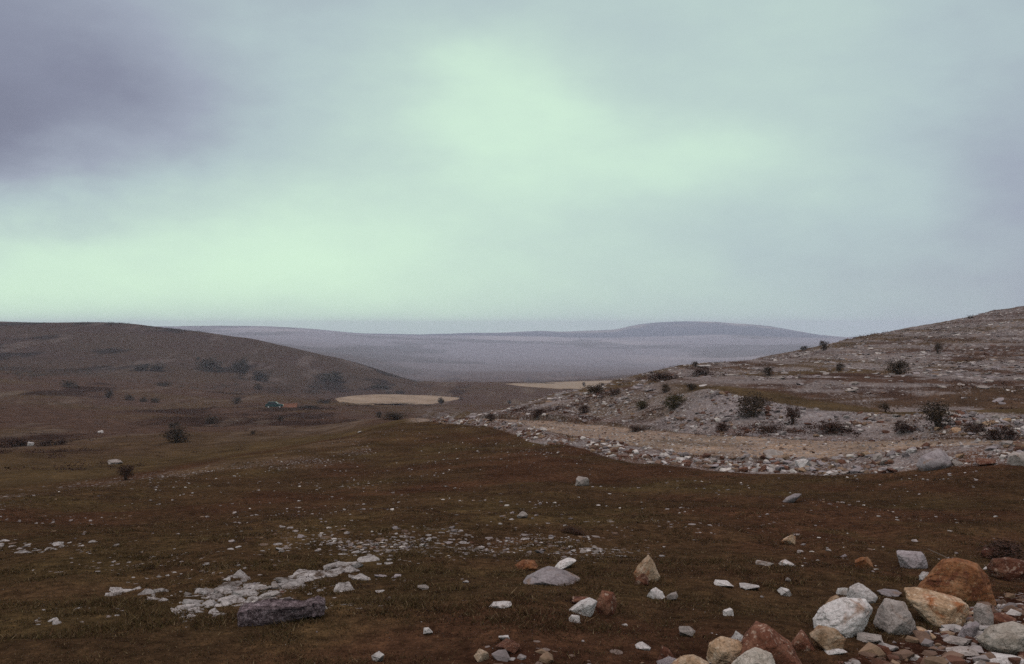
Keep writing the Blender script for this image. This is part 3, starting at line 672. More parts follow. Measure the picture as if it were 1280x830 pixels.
# boulders and larger stones, each one told by its own outline
# label, category, kind of rock, (left, top, right, bottom) on the photo, outline in -1..1, depth ratio
BOULD = [
 ("big rusty orange boulder with a broad worn face, topmost in the heap", 'boulder', 'orange', (1150,700,1246,754), [(-1,-.75),(-.88,-.35),(-.5,.25),(-.3,.9),(.05,1),(.55,.85),(.8,.45),(.9,-.2),(1,-.8),(.6,-1),(-.6,-1)], .75),
 ("dark rust boulder with rounded top, behind the heap at its outer edge", 'boulder', 'rust', (1238,697,1290,729), [(-1,.1),(-.7,.8),(0,1),(.8,.8),(1,0),(.6,-.8),(-.2,-1),(-.8,-.5)], .8),
 ("ochre boulder with pale upper face leaning on the rusty orange boulder", 'boulder', 'ochre', (1135,738,1213,786), [(-1,.75),(-.45,1),(.2,.6),(.85,.55),(1,.1),(.85,-.7),(.4,-1),(-.1,-.95),(-.4,-.2)], .8),
 ("bright white limestone boulder with a smooth sloping face", 'boulder', 'white', (1019,747,1092,797), [(-1,-.15),(-.75,.45),(-.1,.95),(.75,.9),(1,.55),(.8,-.3),(.45,-1),(-.2,-.75),(-.9,-.7)], .75),
 ("grey limestone boulder standing between white boulder and ochre boulder", 'boulder', 'grey', (1095,751,1147,798), [(-1,-.3),(-.75,.5),(-.45,1),(.45,.95),(.8,.3),(1,-.5),(.5,-.85),(.1,-1),(-.5,-.65)], .8),
 ("small cream boulder with rusty patches, perched behind the white boulder", 'boulder', 'white', (1060,730,1098,756), [(-1,-.5),(-.8,.6),(-.2,1),(.5,.5),(1,-.1),(.7,-1),(-.6,-1)], .8),
 ("brown weathered stone half hidden behind the white boulder", 'stone', 'ochre', (1030,744,1053,762), [(-1,-.6),(-.3,.5),(.5,1),(1,.4),(.9,-1),(-.8,-1)], .8),
 ("grey wedge of stone leaning against the foot of the rusty orange boulder", 'stone', 'mauve', (1205,733,1239,756), [(-1,.6),(-.5,1),(.2,.7),(1,-.7),(.6,-1),(-.8,-.3)], .8),
 ("squared mauve grey block alone in the turf behind the heap", 'stone', 'mauve', (1123,690,1161,712), [(-1,.9),(.6,1),(.9,.5),(1,-.6),(.4,-1),(-.7,-.9)], .9),
 ("upright grey block with squared top beside the big pale grey boulder", 'stone', 'grey', (1219,756,1243,790), [(-1,.7),(-.6,1),(.6,.95),(1,.3),(.9,-1),(-.9,-1)], .9),
 ("flat rust brown slab resting on edge near the upright grey block", 'stone', 'rust', (1236,768,1272,786), [(-1,.5),(0,1),(1,.3),(.9,-.8),(-.8,-1)], .9),
 ("big pale grey boulder with pitted surface, lowest at the heap's outer end", 'boulder', 'cream', (1227,778,1292,818), [(-1,-.2),(-.6,.5),(-.1,.75),(.3,1),(.9,.7),(1,-.6),(.4,-1),(-.5,-.9)], .8),
 ("dark red wedge boulder coated with earth and pale specks", 'boulder', 'rust', (924,782,1012,842), [(-1,-.4),(-.85,.3),(-.5,.95),(-.1,.9),(.5,.2),(1,-.9),(.2,-1),(-.8,-1)], .65),
 ("cream and ochre boulder beside the dark red wedge boulder", 'boulder', 'ochre', (884,797,932,836), [(-1,-.4),(-.8,.5),(-.3,1),(.7,.75),(1,.4),(.7,-.6),(.2,-1),(-.7,-1)], .8),
 ("rounded grey boulder low in front of the dark red wedge boulder", 'boulder', 'cream', (913,811,978,850), [(-1,-.5),(-.6,.4),(0,1),(.6,.6),(1,-.5),(.5,-1),(-.7,-1)], .8),
 ("pointed brown stone between the dark red wedge and the white boulder", 'stone', 'rust', (986,789,1022,815), [(-1,-.7),(-.6,.1),(-.1,1),(.4,.4),(1,-.8),(0,-1)], .8),
 ("hollow rust stone with a pale curved rim under the white boulder", 'stone', 'ochre', (1014,783,1058,818), [(-1,.4),(-.5,1),(.5,.8),(1,.2),(.8,-.6),(.2,-1),(-.5,-.4)], .8),
 ("pinkish brown stone at the heap's end nearest the meadow", 'stone', 'rust', (822,808,846,834), [(-1,-.5),(-.5,1),(.3,.6),(1,-.3),(.5,-1),(-.6,-1)], .8),
 ("low ochre stone between pinkish brown stone and cream boulder", 'stone', 'ochre', (836,820,888,846), [(-1,-.3),(-.4,.7),(.3,1),(1,.3),(.8,-1),(-.8,-1)], .8),
 ("pale grey cobble tucked under the grey boulder's foot", 'stone', 'grey', (1073,790,1105,804), None, .8),
 ("pinkish flat stone below the ochre boulder", 'stone', 'ochre', (1146,785,1171,799), [(-1,1),(-.4,.9),(1,-.4),(.8,-1),(-.2,-.4)], .8),
 ("long pale slab lying flat in the red earth under the ochre boulder", 'stone', 'grey', (1182,794,1216,806), None, .9),
 ("grey curved stone propped between ochre boulder and upright grey block", 'stone', 'mauve', (1198,776,1226,800), [(-1,-.8),(-.5,.3),(.6,1),(1,.7),(.3,-.2),(.2,-1)], .8),
 ("long thin grey slab lowest in the red earth", 'stone', 'grey', (1186,808,1226,821), None, .9),
 ("pale flat slab at the very foot of the big pale grey boulder", 'stone', 'white', (1232,815,1290,832), None, .9),
 ("brown cobble among chips below the grey boulder", 'stone', 'rust', (1098,808,1116,822), None, .9),
 ("long white flake lying under the hollow rust stone", 'stone', 'white', (1031,809,1060,819), None, .9),
 ("mossy grey slab flat on the turf behind the grey boulder", 'stone', 'mauve', (1098,735,1128,746), None, .9),
 ("cream stone capping a brown one behind the small cream boulder", 'stone', 'white', (1046,734,1060,745), None, .9),
 ("small pale stone touching the rusty orange boulder's meadow side", 'stone', 'white', (1150,715,1166,730), None, .9),
 ("rust pitted stone on the turf beyond the dark rust boulder", 'stone', 'rust', (1228,686,1250,700), None, .9),
 ("small pale stone wedged beside the dark red wedge boulder", 'stone', 'white', (914,789,932,806), None, .9),
 # alone on the meadow
 ("upright ochre stone with streaked face standing alone in the meadow", 'stone', 'ochre', (792,694,826,731), [(-1,-.2),(-.5,.5),(.1,1),(.5,.55),(1,-.35),(.5,-1),(-.6,-.95)], .7),
 ("small rust lump leaning on the upright ochre stone", 'stone', 'rust', (793,716,811,733), None, .9),
 ("bright white stone in the trio of stones on open turf", 'stone', 'white', (711,748,748,772), [(-1,-.2),(-.2,.6),(.5,1),(1,.8),(.7,-.5),(.4,-1),(-.3,-.7)], .8),
 ("rough rust brown stone leaning against the bright white stone", 'stone', 'rust', (742,739,773,772), [(-.8,-1),(-.9,-.1),(-.3,1),(.6,.9),(1,.2),(.7,-.6),(.1,-1)], .8),
 ("brown stone partly hidden behind the bright white stone", 'stone', 'rust', (713,744,740,757), None, .9),
 ("small white chip in front of the bright white stone", 'stone', 'white', (711,769,726,779), None, .9),
 ("long flat lichen grey stone flush with the turf", 'stone', 'mauve', (653,714,730,731), [(-1,-.8),(-.5,.6),(-.2,1),(.4,.6),(1,-.6),(.7,-1)], .9),
 ("low ochre rust stone with dark side behind the long flat stone", 'stone', 'orange', (644,701,673,714), [(-1,.2),(-.3,1),(.7,.9),(1,-.2),(.6,-1),(-.7,-1)], .9),
 ("thin pale flake beside the long flat grey stone", 'stone', 'white', (692,699,722,712), [(-1,-1),(-.5,.4),(.2,1),(1,.8),(.4,-.1),(-.6,-.9)], .9),
 ("white stone paired with a smaller one near upright ochre stone", 'stone', 'white', (809,737,832,750), None, .9),
 ("smaller pale stone of the pair near upright ochre stone", 'stone', 'grey', (833,740,848,752), None, .9),
 ("white flat stone flush in reddish turf before the flat grey stone", 'stone', 'white', (611,751,640,760), None, .9),
 ("pale stone sitting on the open slope under the road bend", 'stone', 'grey', (719,596,737,609), None, .9),
 ("pale stone with dark hollow near the pebbly patch", 'stone', 'grey', (646,640,660,649), None, .9),
 ("mauve grey stone sticking up from turf near the road rubble", 'stone', 'mauve', (977,617,1003,630), [(-1,-1),(-.5,.1),(.3,.9),(1,1),(.6,0),(0,-1)], .9),
 ("squat brown stone alone in the middle of the dark turf", 'stone', 'ochre', (978,668,995,682), None, .95),
 ("rusty stone on turf beyond the white boulder", 'stone', 'orange', (1070,697,1092,712), None, .9),
 ("pale flat stone left of a twin flake on dark turf", 'stone', 'grey', (945,699,968,707), None, .9),
 ("white thin flake in two pieces on dark turf", 'stone', 'white', (974,698,996,709), None, .9),
 ("white flat stone nearest the streaked upright stone's open side", 'stone', 'white', (892,724,918,734), None, .9),
 ("white jagged flat stone in a row of three on the turf", 'stone', 'white', (925,729,950,738), None, .9),
 ("white pointed stone last in the row of three on the turf", 'stone', 'white', (972,735,990,746), None, .9),
 ("small pink white stone with a peaked top on bare turf", 'stone', 'white', (904,761,918,771), None, .9),
 ("rounded dull grey stone sunk in turf before the peaked stone", 'stone', 'grey', (849,784,870,797), None, .9),
 ("flat pinkish stone near the low ochre stone", 'stone', 'white', (794,803,814,812), None, .9),
 ("pale rounded stone at the meadow's near edge by itself", 'stone', 'white', (464,815,480,829), None, .9),
 ("small white stone behind the dug red patch", 'stone', 'white', (623,794,637,802), None, .9),
 ("ochre stone beside the dug red patch of earth", 'stone', 'ochre', (592,813,612,828), None, .9),
 ("small pale stone on edge in the greenish turf", 'stone', 'white', (529,784,541,794), None, .9),
 ("large mauve grey boulder set in the rubble edging the road", 'boulder', 'mauve', (1148,561,1192,589), [(-1,-.5),(-.7,.3),(.3,1),(.7,.5),(1,-.3),(.5,-1),(-.6,-1)], .9),
 ("pale flat topped boulder in the road rubble below the widest bush", 'boulder', 'grey', (955,560,980,570), None, .9),
 ("white boulder in the road rubble beside the flat topped boulder", 'boulder', 'white', (995,573,1016,587), None, .9),
 ("rust brown boulder in the road rubble beside the mauve grey boulder", 'boulder', 'rust', (1222,579,1246,591), None, .9),
 ("pale grey boulder at the far edge of the road rubble, beyond the rust one", 'boulder', 'grey', (1262,570,1290,588), None, .9),
 ("pale bleached block on the skyline of the stony hillside", 'boulder', 'white', (872,455,889,460), None, .9),
 # valley
 ("pale flat rock in the grass of the valley side by the upright bush", 'rock', 'grey', (134,572,152,581), None, .9),
 ("small white rock in the dark ledge of the valley side", 'rock', 'white', (34,552,42,558), None, .9),
 ("lone white rock on the valley floor before the big round bush", 'rock', 'white', (122,538,129,542), None, .9),
]
CATN = {'boulder': 'boulder', 'stone': 'stone', 'rock': 'rock'}
for n_, (lab, cat, mk, (x0, y0, x1, y1), outl, dep) in enumerate(BOULD):
    kmin = 0.5 if y1 > 592 else 4.0
    uc = 0.5 * (x0 + x1)
    p = ground(uc, y1 - 0.14 * (y1 - y0), kmin)
    s = pix_size(p)
    w, h = (x1 - x0) * s, (y1 - y0) * s
    flat = outl is None and h < 0.55 * w
    if outl is None:
        pts, f = shard(300 + n_, 17, 8 if y0 > 640 else 4, 0.09)
    else:
        pts, f = rock_points(6 if w > 0.2 and y0 > 640 else (5 if y0 > 640 else 4), 300 + n_, 0, outl, 0.07)
    dd = dep * w if not flat else 0.9 * w
    fore = (V0 - y1) / F                                  # the view looks down: part of the height is the top seen foreshortened
    hh = h * 1.12
    if flat: hh = max(h - dd * abs(fore) * 0.7, 0.35 * h) + 0.02
    P = pts * np.array([w / 2, dd / 2, hh / 2])
    # the outline is turned to face the path
    ang = -math.atan2(p[0], p[1])
    zc = (y1 - y0) * s * 0.5 - (0.19 * (y1 - y0)) * s if not flat else hh * 0.22
    o = rock_object(cat if cat != 'stone' else 'stone', P, f, RM[mk], None, outl is not None)
    o.location = (p[0], p[1] + 0.15 * dd, p[2] + zc); o.rotation_euler = (0, 0, ang)
    tag(o, lab, cat)

# the log-like block
p = ground(348, 781); s = pix_size(p)
d, f = ico(6)
q = np.sign(d) * np.abs(d) ** 0.20
q = q / np.abs(q).max(0)
X = q[:, 0].copy()
top = np.interp(X, [-1, -.9, -.4, .1, .38, .5, .62, .9, 1], [.62, .86, 1, .92, .62, .58, .86, 1.0, .8])
bot = np.interp(X, [-1, -.8, 0, .5, .62, 1], [-1, -1, -.85, -.75, -.55, -.45])
dep = np.interp(X, [-1, 0, .4, .5, .6, 1], [1, 1, .9, .78, .85, .8])
q[:, 2] = np.where(q[:, 2] > 0, q[:, 2] * top, -q[:, 2] * bot)
q[:, 1] *= dep
c = np.array([3.6, 1.3, 1.3])
dsp = fbm3(q * c + 3, 6, 77, .6) * 0.16 - np.exp(-(fbm3(q * np.array([3.4, .8, .35]) + 7, 3, 17) / .09) ** 2) * 0.14
q = q * (1 + dsp[:, None] * np.array([0.12, 1, 1]))
o = rock_object("stone_block", q * np.array([108 * s / 2, 0.10, 25 * s / 2]), f, RM['lichen'])
o.location = (p[0], p[1] + 0.10, p[2] + 11 * s); o.rotation_euler = (0.02, -0.05, R(7))
tag(o, "long dark lichen covered stone block lying like a log on the turf", "stone block")

# bare bedrock in the turf: each patch of ribs is one thing
OUTC = [
 ("long white limestone outcrop with broken slabs, largest, running up the turf", [(318,745),(345,735),(372,726),(400,720),(428,716),(455,709)], 24, 30, 'bedrock'),
 ("white limestone rib with sloping slabs next to the largest outcrop", [(262,742),(290,733),(312,728)], 17, 14, 'bedrock'),
 ("low crumbled limestone outcrop just beyond the dark log-like block", [(222,764),(250,757),(280,752),(300,748)], 18, 22, 'bedrock'),
 ("scatter of thin limestone slabs lowest beside the dark log-like block", [(222,772),(245,768),(268,765)], 10, 12, 'bedrock'),
 ("smooth low limestone hump flush with the turf", [(136,746),(152,744),(168,741)], 11, 6, 'bedrock'),
 ("narrow limestone strip continuing the smooth low hump", [(184,752),(200,748),(214,742)], 13, 8, 'bedrock'),
 ("small flat limestone patch lying lowest on the far side of the meadow", [(42,778),(58,776),(74,774)], 7, 6, 'bedrock'),
 ("thin limestone strip above the lowest small flat patch", [(66,763),(82,761),(100,760)], 6, 5, 'bedrock'),
 ("row of white ledge rocks along a grassy step in the meadow", [(26,688),(45,686),(70,685),(96,683),(124,681)], 10, 16, 'bedrock'),
 ("pale knobbly rock pair at the start of the ledge row", [(2,679),(10,677)], 12, 4, 'bedrock'),
 ("thin broken limestone flakes above the smooth low hump", [(196,722),(212,720),(224,723)], 7, 6, 'bedrock'),
 ("flat mauve limestone patch past the end of the largest outcrop", [(455,722),(480,720),(495,719)], 7, 7, 'mauve'),
 ("short white limestone strip at the head of the largest outcrop", [(480,703),(500,703)], 6, 5, 'bedrock'),
]
for n_, (lab, path, ht, cnt, mk) in enumerate(OUTC):
    g = np.random.default_rng(900 + n_)
    pa = np.array(path, float); seg = np.linspace(0, len(pa) - 1, cnt)
    o0 = ground(*pa[len(pa) // 2])
    root = tag(empty("limestone_outcrop", o0), lab, "outcrop")
    for t in np.linspace(0, len(pa) - 1, int(cnt * 1.35)):
        i = min(int(t), len(pa) - 2); a = t - i
        u, v = pa[i] * (1 - a) + pa[i + 1] * a
        v += g.normal() * ht * 0.30; u += g.normal() * 9
        p = ground(u, v); s = pix_size(p)
        w = (5 + 22 * g.random() ** 1.6) * s * (ht / 14) ** 0.9; dpt = w * g.uniform(0.45, 0.95); hh = w * g.uniform(0.12, 0.26)
        pts, f = shard(int(g.integers(1e6)), 16, 6, 0.16)
        P = pts * np.array([w / 2, dpt / 2, hh])
        rz = g.normal() * .35 + .3; ti = g.normal() * 0.14; tj = 0.18 + g.normal() * 0.16
        P[:, 2] += P[:, 0] * ti + P[:, 1] * tj
        o = rock_object("slab", P, f, RM[mk], root, False)
        o.location = p - o0 + np.array([0, 0, -hh * 0.25]); o.rotation_euler = (0, 0, rz)

# ------------------------------------------------------------------ loose stones: the larger ones are things, the rest one heap per place
VAR = []
for i in range(14):
    VAR.append(shard(4000 + i, 13 + i % 5))
VAR1 = [shard(4100 + i, 9 + i % 4) for i in range(14)]
PAL = np.array([(0.33, 0.30, 0.29), (0.24, 0.21, 0.205), (0.165, 0.14, 0.14), (0.44, 0.405, 0.38), (0.18, 0.12, 0.08), (0.09, 0.042, 0.028), (0.13, 0.082, 0.06)])

def scatter_mass(name, label, P, size, flat, tint, variants, cat):
    n = len(P); g = np.random.default_rng(len(P))
    V_, F_, T_ = [], [], []; base = 0
    ch = g.integers(0, len(variants), n)
    rz = g.uniform(0, 2 * math.pi, n)
    asp = g.uniform(0.6, 1.1, n)
    for k, (pts, f) in enumerate(variants):
        idx = np.nonzero(ch == k)[0]
        if not len(idx): continue
        q = pts[None] * np.stack([size[idx], size[idx] * asp[idx], size[idx] * flat[idx]], -1)[:, None, :] * 0.5
        c, s = np.cos(rz[idx])[:, None], np.sin(rz[idx])[:, None]
        x = q[..., 0] * c - q[..., 1] * s; y = q[..., 0] * s + q[..., 1] * c
        q = np.stack([x, y, q[..., 2]], -1) + P[idx][:, None, :]
        q[..., 2] += (size[idx] * flat[idx] * 0.12)[:, None]
        V_.append(q.reshape(-1, 3))
        F_.append((f[None] + (base + np.arange(len(idx)) * len(pts))[:, None, None]).reshape(-1, 3))
        T_.append(np.repeat(tint[idx], len(pts), axis=0)); base += len(idx) * len(pts)
    V_ = np.concatenate(V_); F_ = np.concatenate(F_); T_ = np.concatenate(T_)
    o = mesh_np(name, V_, F_.ravel(), np.full(len(F_), 3), M_tint, False, {"cover": ('FLOAT_COLOR', T_)})
    tag(o, label, cat, None, "stuff")
    return o

def tints(n, w, g):
    t = PAL[g.choice(len(PAL), n, p=np.array(w) / sum(w))]
    return t * g.uniform(0.75, 1.2, (n, 1))

def band_points(n, u0, u1, k0, k1, g, dens=None):
    """spread over the land evenly, not over the picture"""
    out_u, out_k = [], []
    while len(out_u) < n:
        u = g.uniform(u0, u1, n * 3); k = g.uniform(k0, k1, n * 3)
        p = grid_at(u, k); p2 = grid_at(u, np.minimum(k + 0.02, k1 + .02))
        r = np.hypot(p[:, 0], p[:, 1]); dr = np.abs(np.hypot(p2[:, 0], p2[:, 1]) - r)
        wgt = r * dr * (np.cos(th_of(u)) ** 2)
        if dens is not None: wgt = wgt * dens(u, k, p)
        keep = g.random(len(u)) < wgt / np.percentile(wgt, 99.5)
        out_u += list(u[keep]); out_k += list(k[keep])
    return np.array(out_u[:n]), np.array(out_k[:n])

# shared meshes of single stones
STONE_ME = {}
def stone_mesh(mk, i):
    if (mk, i) not in STONE_ME:
        pts, f = shard(5000 + i, 13 + i % 4, 5, 0.10)
        me = bpy.data.meshes.new("stone")
        me.from_pydata((pts * 0.5).tolist(), [], f.tolist())
        me.polygons.foreach_set("use_smooth", np.full(len(f), False)); me.materials.append(RM[mk]); me.update()
        STONE_ME[(mk, i)] = me
    return STONE_ME[(mk, i)]

def single_stone(p, size, flat, mk, label, cat, group, g, name="stone"):
    o = bpy.data.objects.new(name, stone_mesh(mk, int(g.integers(0, 8))))
    col.objects.link(o)
    sz = size; o.scale = (sz, sz * g.uniform(.65, 1.05), sz * flat)
    o.rotation_euler = (g.normal() * .12, g.normal() * .12, g.uniform(0, 6.28))
    o.location = (p[0], p[1], p[2] + sz * flat * 0.2)
    return tag(o, label, cat, group)

g = np.random.default_rng(11)
# rubble edging the road, near side
def clumpy(u, k, p): return (0.05 + sstep(-0.25, 0.4, fbm2(p[:, 0] / 1.1, p[:, 1] / 1.1, 3, 12))) * np.where((k > 5.9) & (k < 6.3), 0.45, 1) * np.where((k > 5.9) & (u < 840), 0.45, 1)
COLW = {'white': 'white', 'grey': 'grey', 'ochre': 'ochre brown', 'rust': 'dark rust', 'mauve': 'mauve grey', 'orange': 'rusty orange'}
def zone(nm, lab_mass, n, u0, u1, k0, k1, smin, smax, flat, w, n_single, lab_single, grp, variants, dens=clumpy, power=2.2, kinds=('white','grey','mauve','ochre','rust'), kw=(1.2,3,4,1,3), cat='stone', sname='stone'):
    u, k = band_points(n, u0, u1, k0, k1, g, dens)
    P = grid_at(u, k)
    size = smin + (smax - smin) * g.random(n) ** power
    fl = flat * g.uniform(0.6, 1.3, n)
    app = size / P[:, 1] * np.where((u > -5) & (u < 1285), 1, 0)
    big = np.argsort(-app)[:n_single]
    rest = np.ones(n, bool); rest[big] = False
    scatter_mass(nm, lab_mass, P[rest], size[rest], fl[rest], tints(rest.sum(), w, g), variants, 'rubble')
    for i in big:
        mk = kinds[int(g.choice(len(kinds), p=np.array(kw) / sum(kw)))]
        single_stone(P[i], size[i], fl[i], mk, lab_single % COLW[mk], cat, grp + ", " + COLW[mk], g, sname)

zone('rubble', 'broken limestone rubble heaped along the near edge of the dirt road', 5600, 540, 1400, 4.0, 4.98, 0.025, 0.30, 0.6, (2.5,3,3,3,2.5,5,4), 80,
     '%s stone in the rubble bank along the near road edge', 'stones in the near road edge', VAR, power=4.6)
zone('rubble', 'stones tumbled down the cut bank behind the dirt road', 5200, 560, 1400, 5.98, 6.99, 0.025, 0.30, 0.6, (1.5,3,6,1.2,1,3,2), 60,
     '%s stone fallen on the cut bank behind the road', 'stones on the cut bank', VAR, power=4.6)
zone('gravel', 'fine gravel and chips strewn over the dirt road', 2500, 520, 1400, 5.0, 6.0, 0.02, 0.13, 0.6, (3,4,4,1,2,1,2), 0, '%s', 'x', VAR1, dens=None)
def ledgy(u, k, p): return 0.26 + sstep(-0.10, 0.32, fbm2(p[:, 0] / 5.0, p[:, 2] / 0.28 + p[:, 1] / 22, 4, 71)) 
zone('rubble', 'weathered limestone lying in bands over the stony hillside', 19000, 590, 1420, 7.02, 10.25, 0.06, 0.62, 0.26, (3,4,5,1.5,1,.6,1.2), 90,
     '%s ledge of weathered rock on the stony hillside', 'rock ledges on the stony hillside', VAR1, dens=lambda u, k, p: ledgy(u, k, p) * np.where((k < 8.0) & (u > 820), 0.08, 1), power=3.0, kinds=('white','grey','mauve'), kw=(1,4,5), cat='rock', sname='rock')
# chips between the boulders
def heapmask(u, k, p): return pick(heap, u, k) ** 2
zone('rubble', 'chips and pebbles in the red earth between the boulders', 2200, 600, 1400, 0.8, 2.2, 0.008, 0.14, 0.6, (2,3,2,1.5,3,5,5), 46,
     '%s cobble in the red earth between the boulders', 'cobbles between the boulders', VAR, dens=heapmask, power=4.5)
# pebbles in the meadow
def pebmask(u, k, p): return 0.0015 + pick(pale, u, k) ** 2.0 * sstep(-.5, .3, fbm2(p[:, 0] / .5, p[:, 1] / .5, 3, 5)) + 0.012 * sstep(0.15, .5, fbm2(p[:, 0] / 2, p[:, 1] / 2, 3, 6))
zone('pebbles', 'small pale pebbles strewn in bands across the brown meadow', 5600, -120, 1400, 0.9, 3.98, 0.008, 0.09, 0.45, (4,5,4,1.5,1,.6,1), 60,
     '%s small stone strewn among pebbles of the brown meadow', 'small stones strewn in the meadow', VAR, dens=pebmask, power=5.0, kinds=('white','grey','mauve'), kw=(2,5,3))
zone('rubble', 'pale stones dotted over the valley sides', 130, -100, 560, 4.1, 12.5, 0.1, 0.45, 0.35, (3,4,3,2,.5,.2,.5), 0, '%s', 'x', VAR1, dens=clumpy, power=3.0)

# ------------------------------------------------------------------ grass
def grass():
    g = np.random.default_rng(21); n = 90000
    u = g.uniform(-130, 1410, n)
    # log-even in distance, so nearer turf is not over-drawn
    k = 0.9 + 3.05 * g.random(n) ** 1.15
    P = grid_at(u, k); hp = pick(heap, u, k); pl = pick(pale, u, k)
    cl = fbm2(P[:, 0] / 0.35, P[:, 1] / 0.35, 3, 8)
    keep = (g.random(n) > hp * 0.95) & (g.random(n) > pl * 0.9) & (g.random(n) < 0.55 + 0.6 * cl)
    P = P[keep]; n = len(P); cl = cl[keep]
    B = 6
    r = P[:, 1]
    base = np.repeat(P, B, 0) + np.concatenate([g.normal(0, 0.03, (n * B, 2)), np.zeros((n * B, 1))], 1)
    hgt = np.repeat((0.008 + 0.024 * sstep(-.1, .7, cl)), B) * g.uniform(0.5, 1.5, n * B)
    wid = np.repeat(0.0016 + 0.00026 * r, B)
    a = g.uniform(0, 6.28, n * B); lean = g.normal(0, 1.2, (n * B, 2)) * hgt[:, None]
    dx, dy = np.cos(a) * wid, np.sin(a) * wid
    v = np.zeros((n * B, 3, 3))
    v[:, 0] = base + np.stack([-dx, -dy, -0.006 + 0 * dx], -1); v[:, 1] = base + np.stack([dx, dy, -0.006 + 0 * dx], -1)
    v[:, 2] = base + np.concatenate([lean, hgt[:, None]], 1)
    pal = np.array([(0.052, 0.032, 0.018), (0.056, 0.030, 0.018), (0.068, 0.048, 0.022), (0.115, 0.083, 0.046), (0.036, 0.029, 0.013), (0.18, 0.135, 0.082)])
    n_m = fbm2(P[:, 0] / 4.5, P[:, 1] / 4.5, 4, 9)
    w = np.stack([np.full(n, 1.6), 0.4 + 1.6 * sstep(-.1, .4, n_m), 0.5 + 1.4 * sstep(-.1, .4, -n_m), np.full(n, .35), np.full(n, .45), np.full(n, .08)], -1)
    cw = np.cumsum(w / w.sum(1, keepdims=True), 1)
    ci = (np.repeat(cw, B, 0) < g.random((n * B, 1))).sum(1).clip(0, 5)
    t = np.repeat(pal[ci] * g.uniform(0.7, 1.25, (n * B, 1)), 3, 0)
    m, nt, b = mat("dry_grass"); b.inputs["Specular IOR Level"].default_value = 0.0; ca = N(nt, "ShaderNodeAttribute", attribute_name="cover"); nt.links.new(ca.outputs["Color"], b.inputs["Base Color"])
    o = mesh_np("grass", v.reshape(-1, 3), np.arange(n * B * 3), np.full(n * B, 3), m, False, {"cover": ('FLOAT_COLOR', t)})
    tag(o, "short dry brown grass of the meadow", "grass", None, "stuff")
grass()

# ------------------------------------------------------------------ shrubs
def tube(vs, fs, pts, r0, r1, sides=5):
    b = len(vs); n = len(pts)
    for i, p in enumerate(pts):
        r = r0 + (r1 - r0) * i / (n - 1)
        for s in range(sides):
            a = 2 * math.pi * s / sides
            vs.append((p[0] + r * math.cos(a), p[1] + r * math.sin(a), p[2]))
    for i in range(n - 1):
        for s in range(sides):
            s2 = (s + 1) % sides
            fs.append((b + i * sides + s, b + i * sides + s2, b + (i + 1) * sides + s2, b + (i + 1) * sides + s))

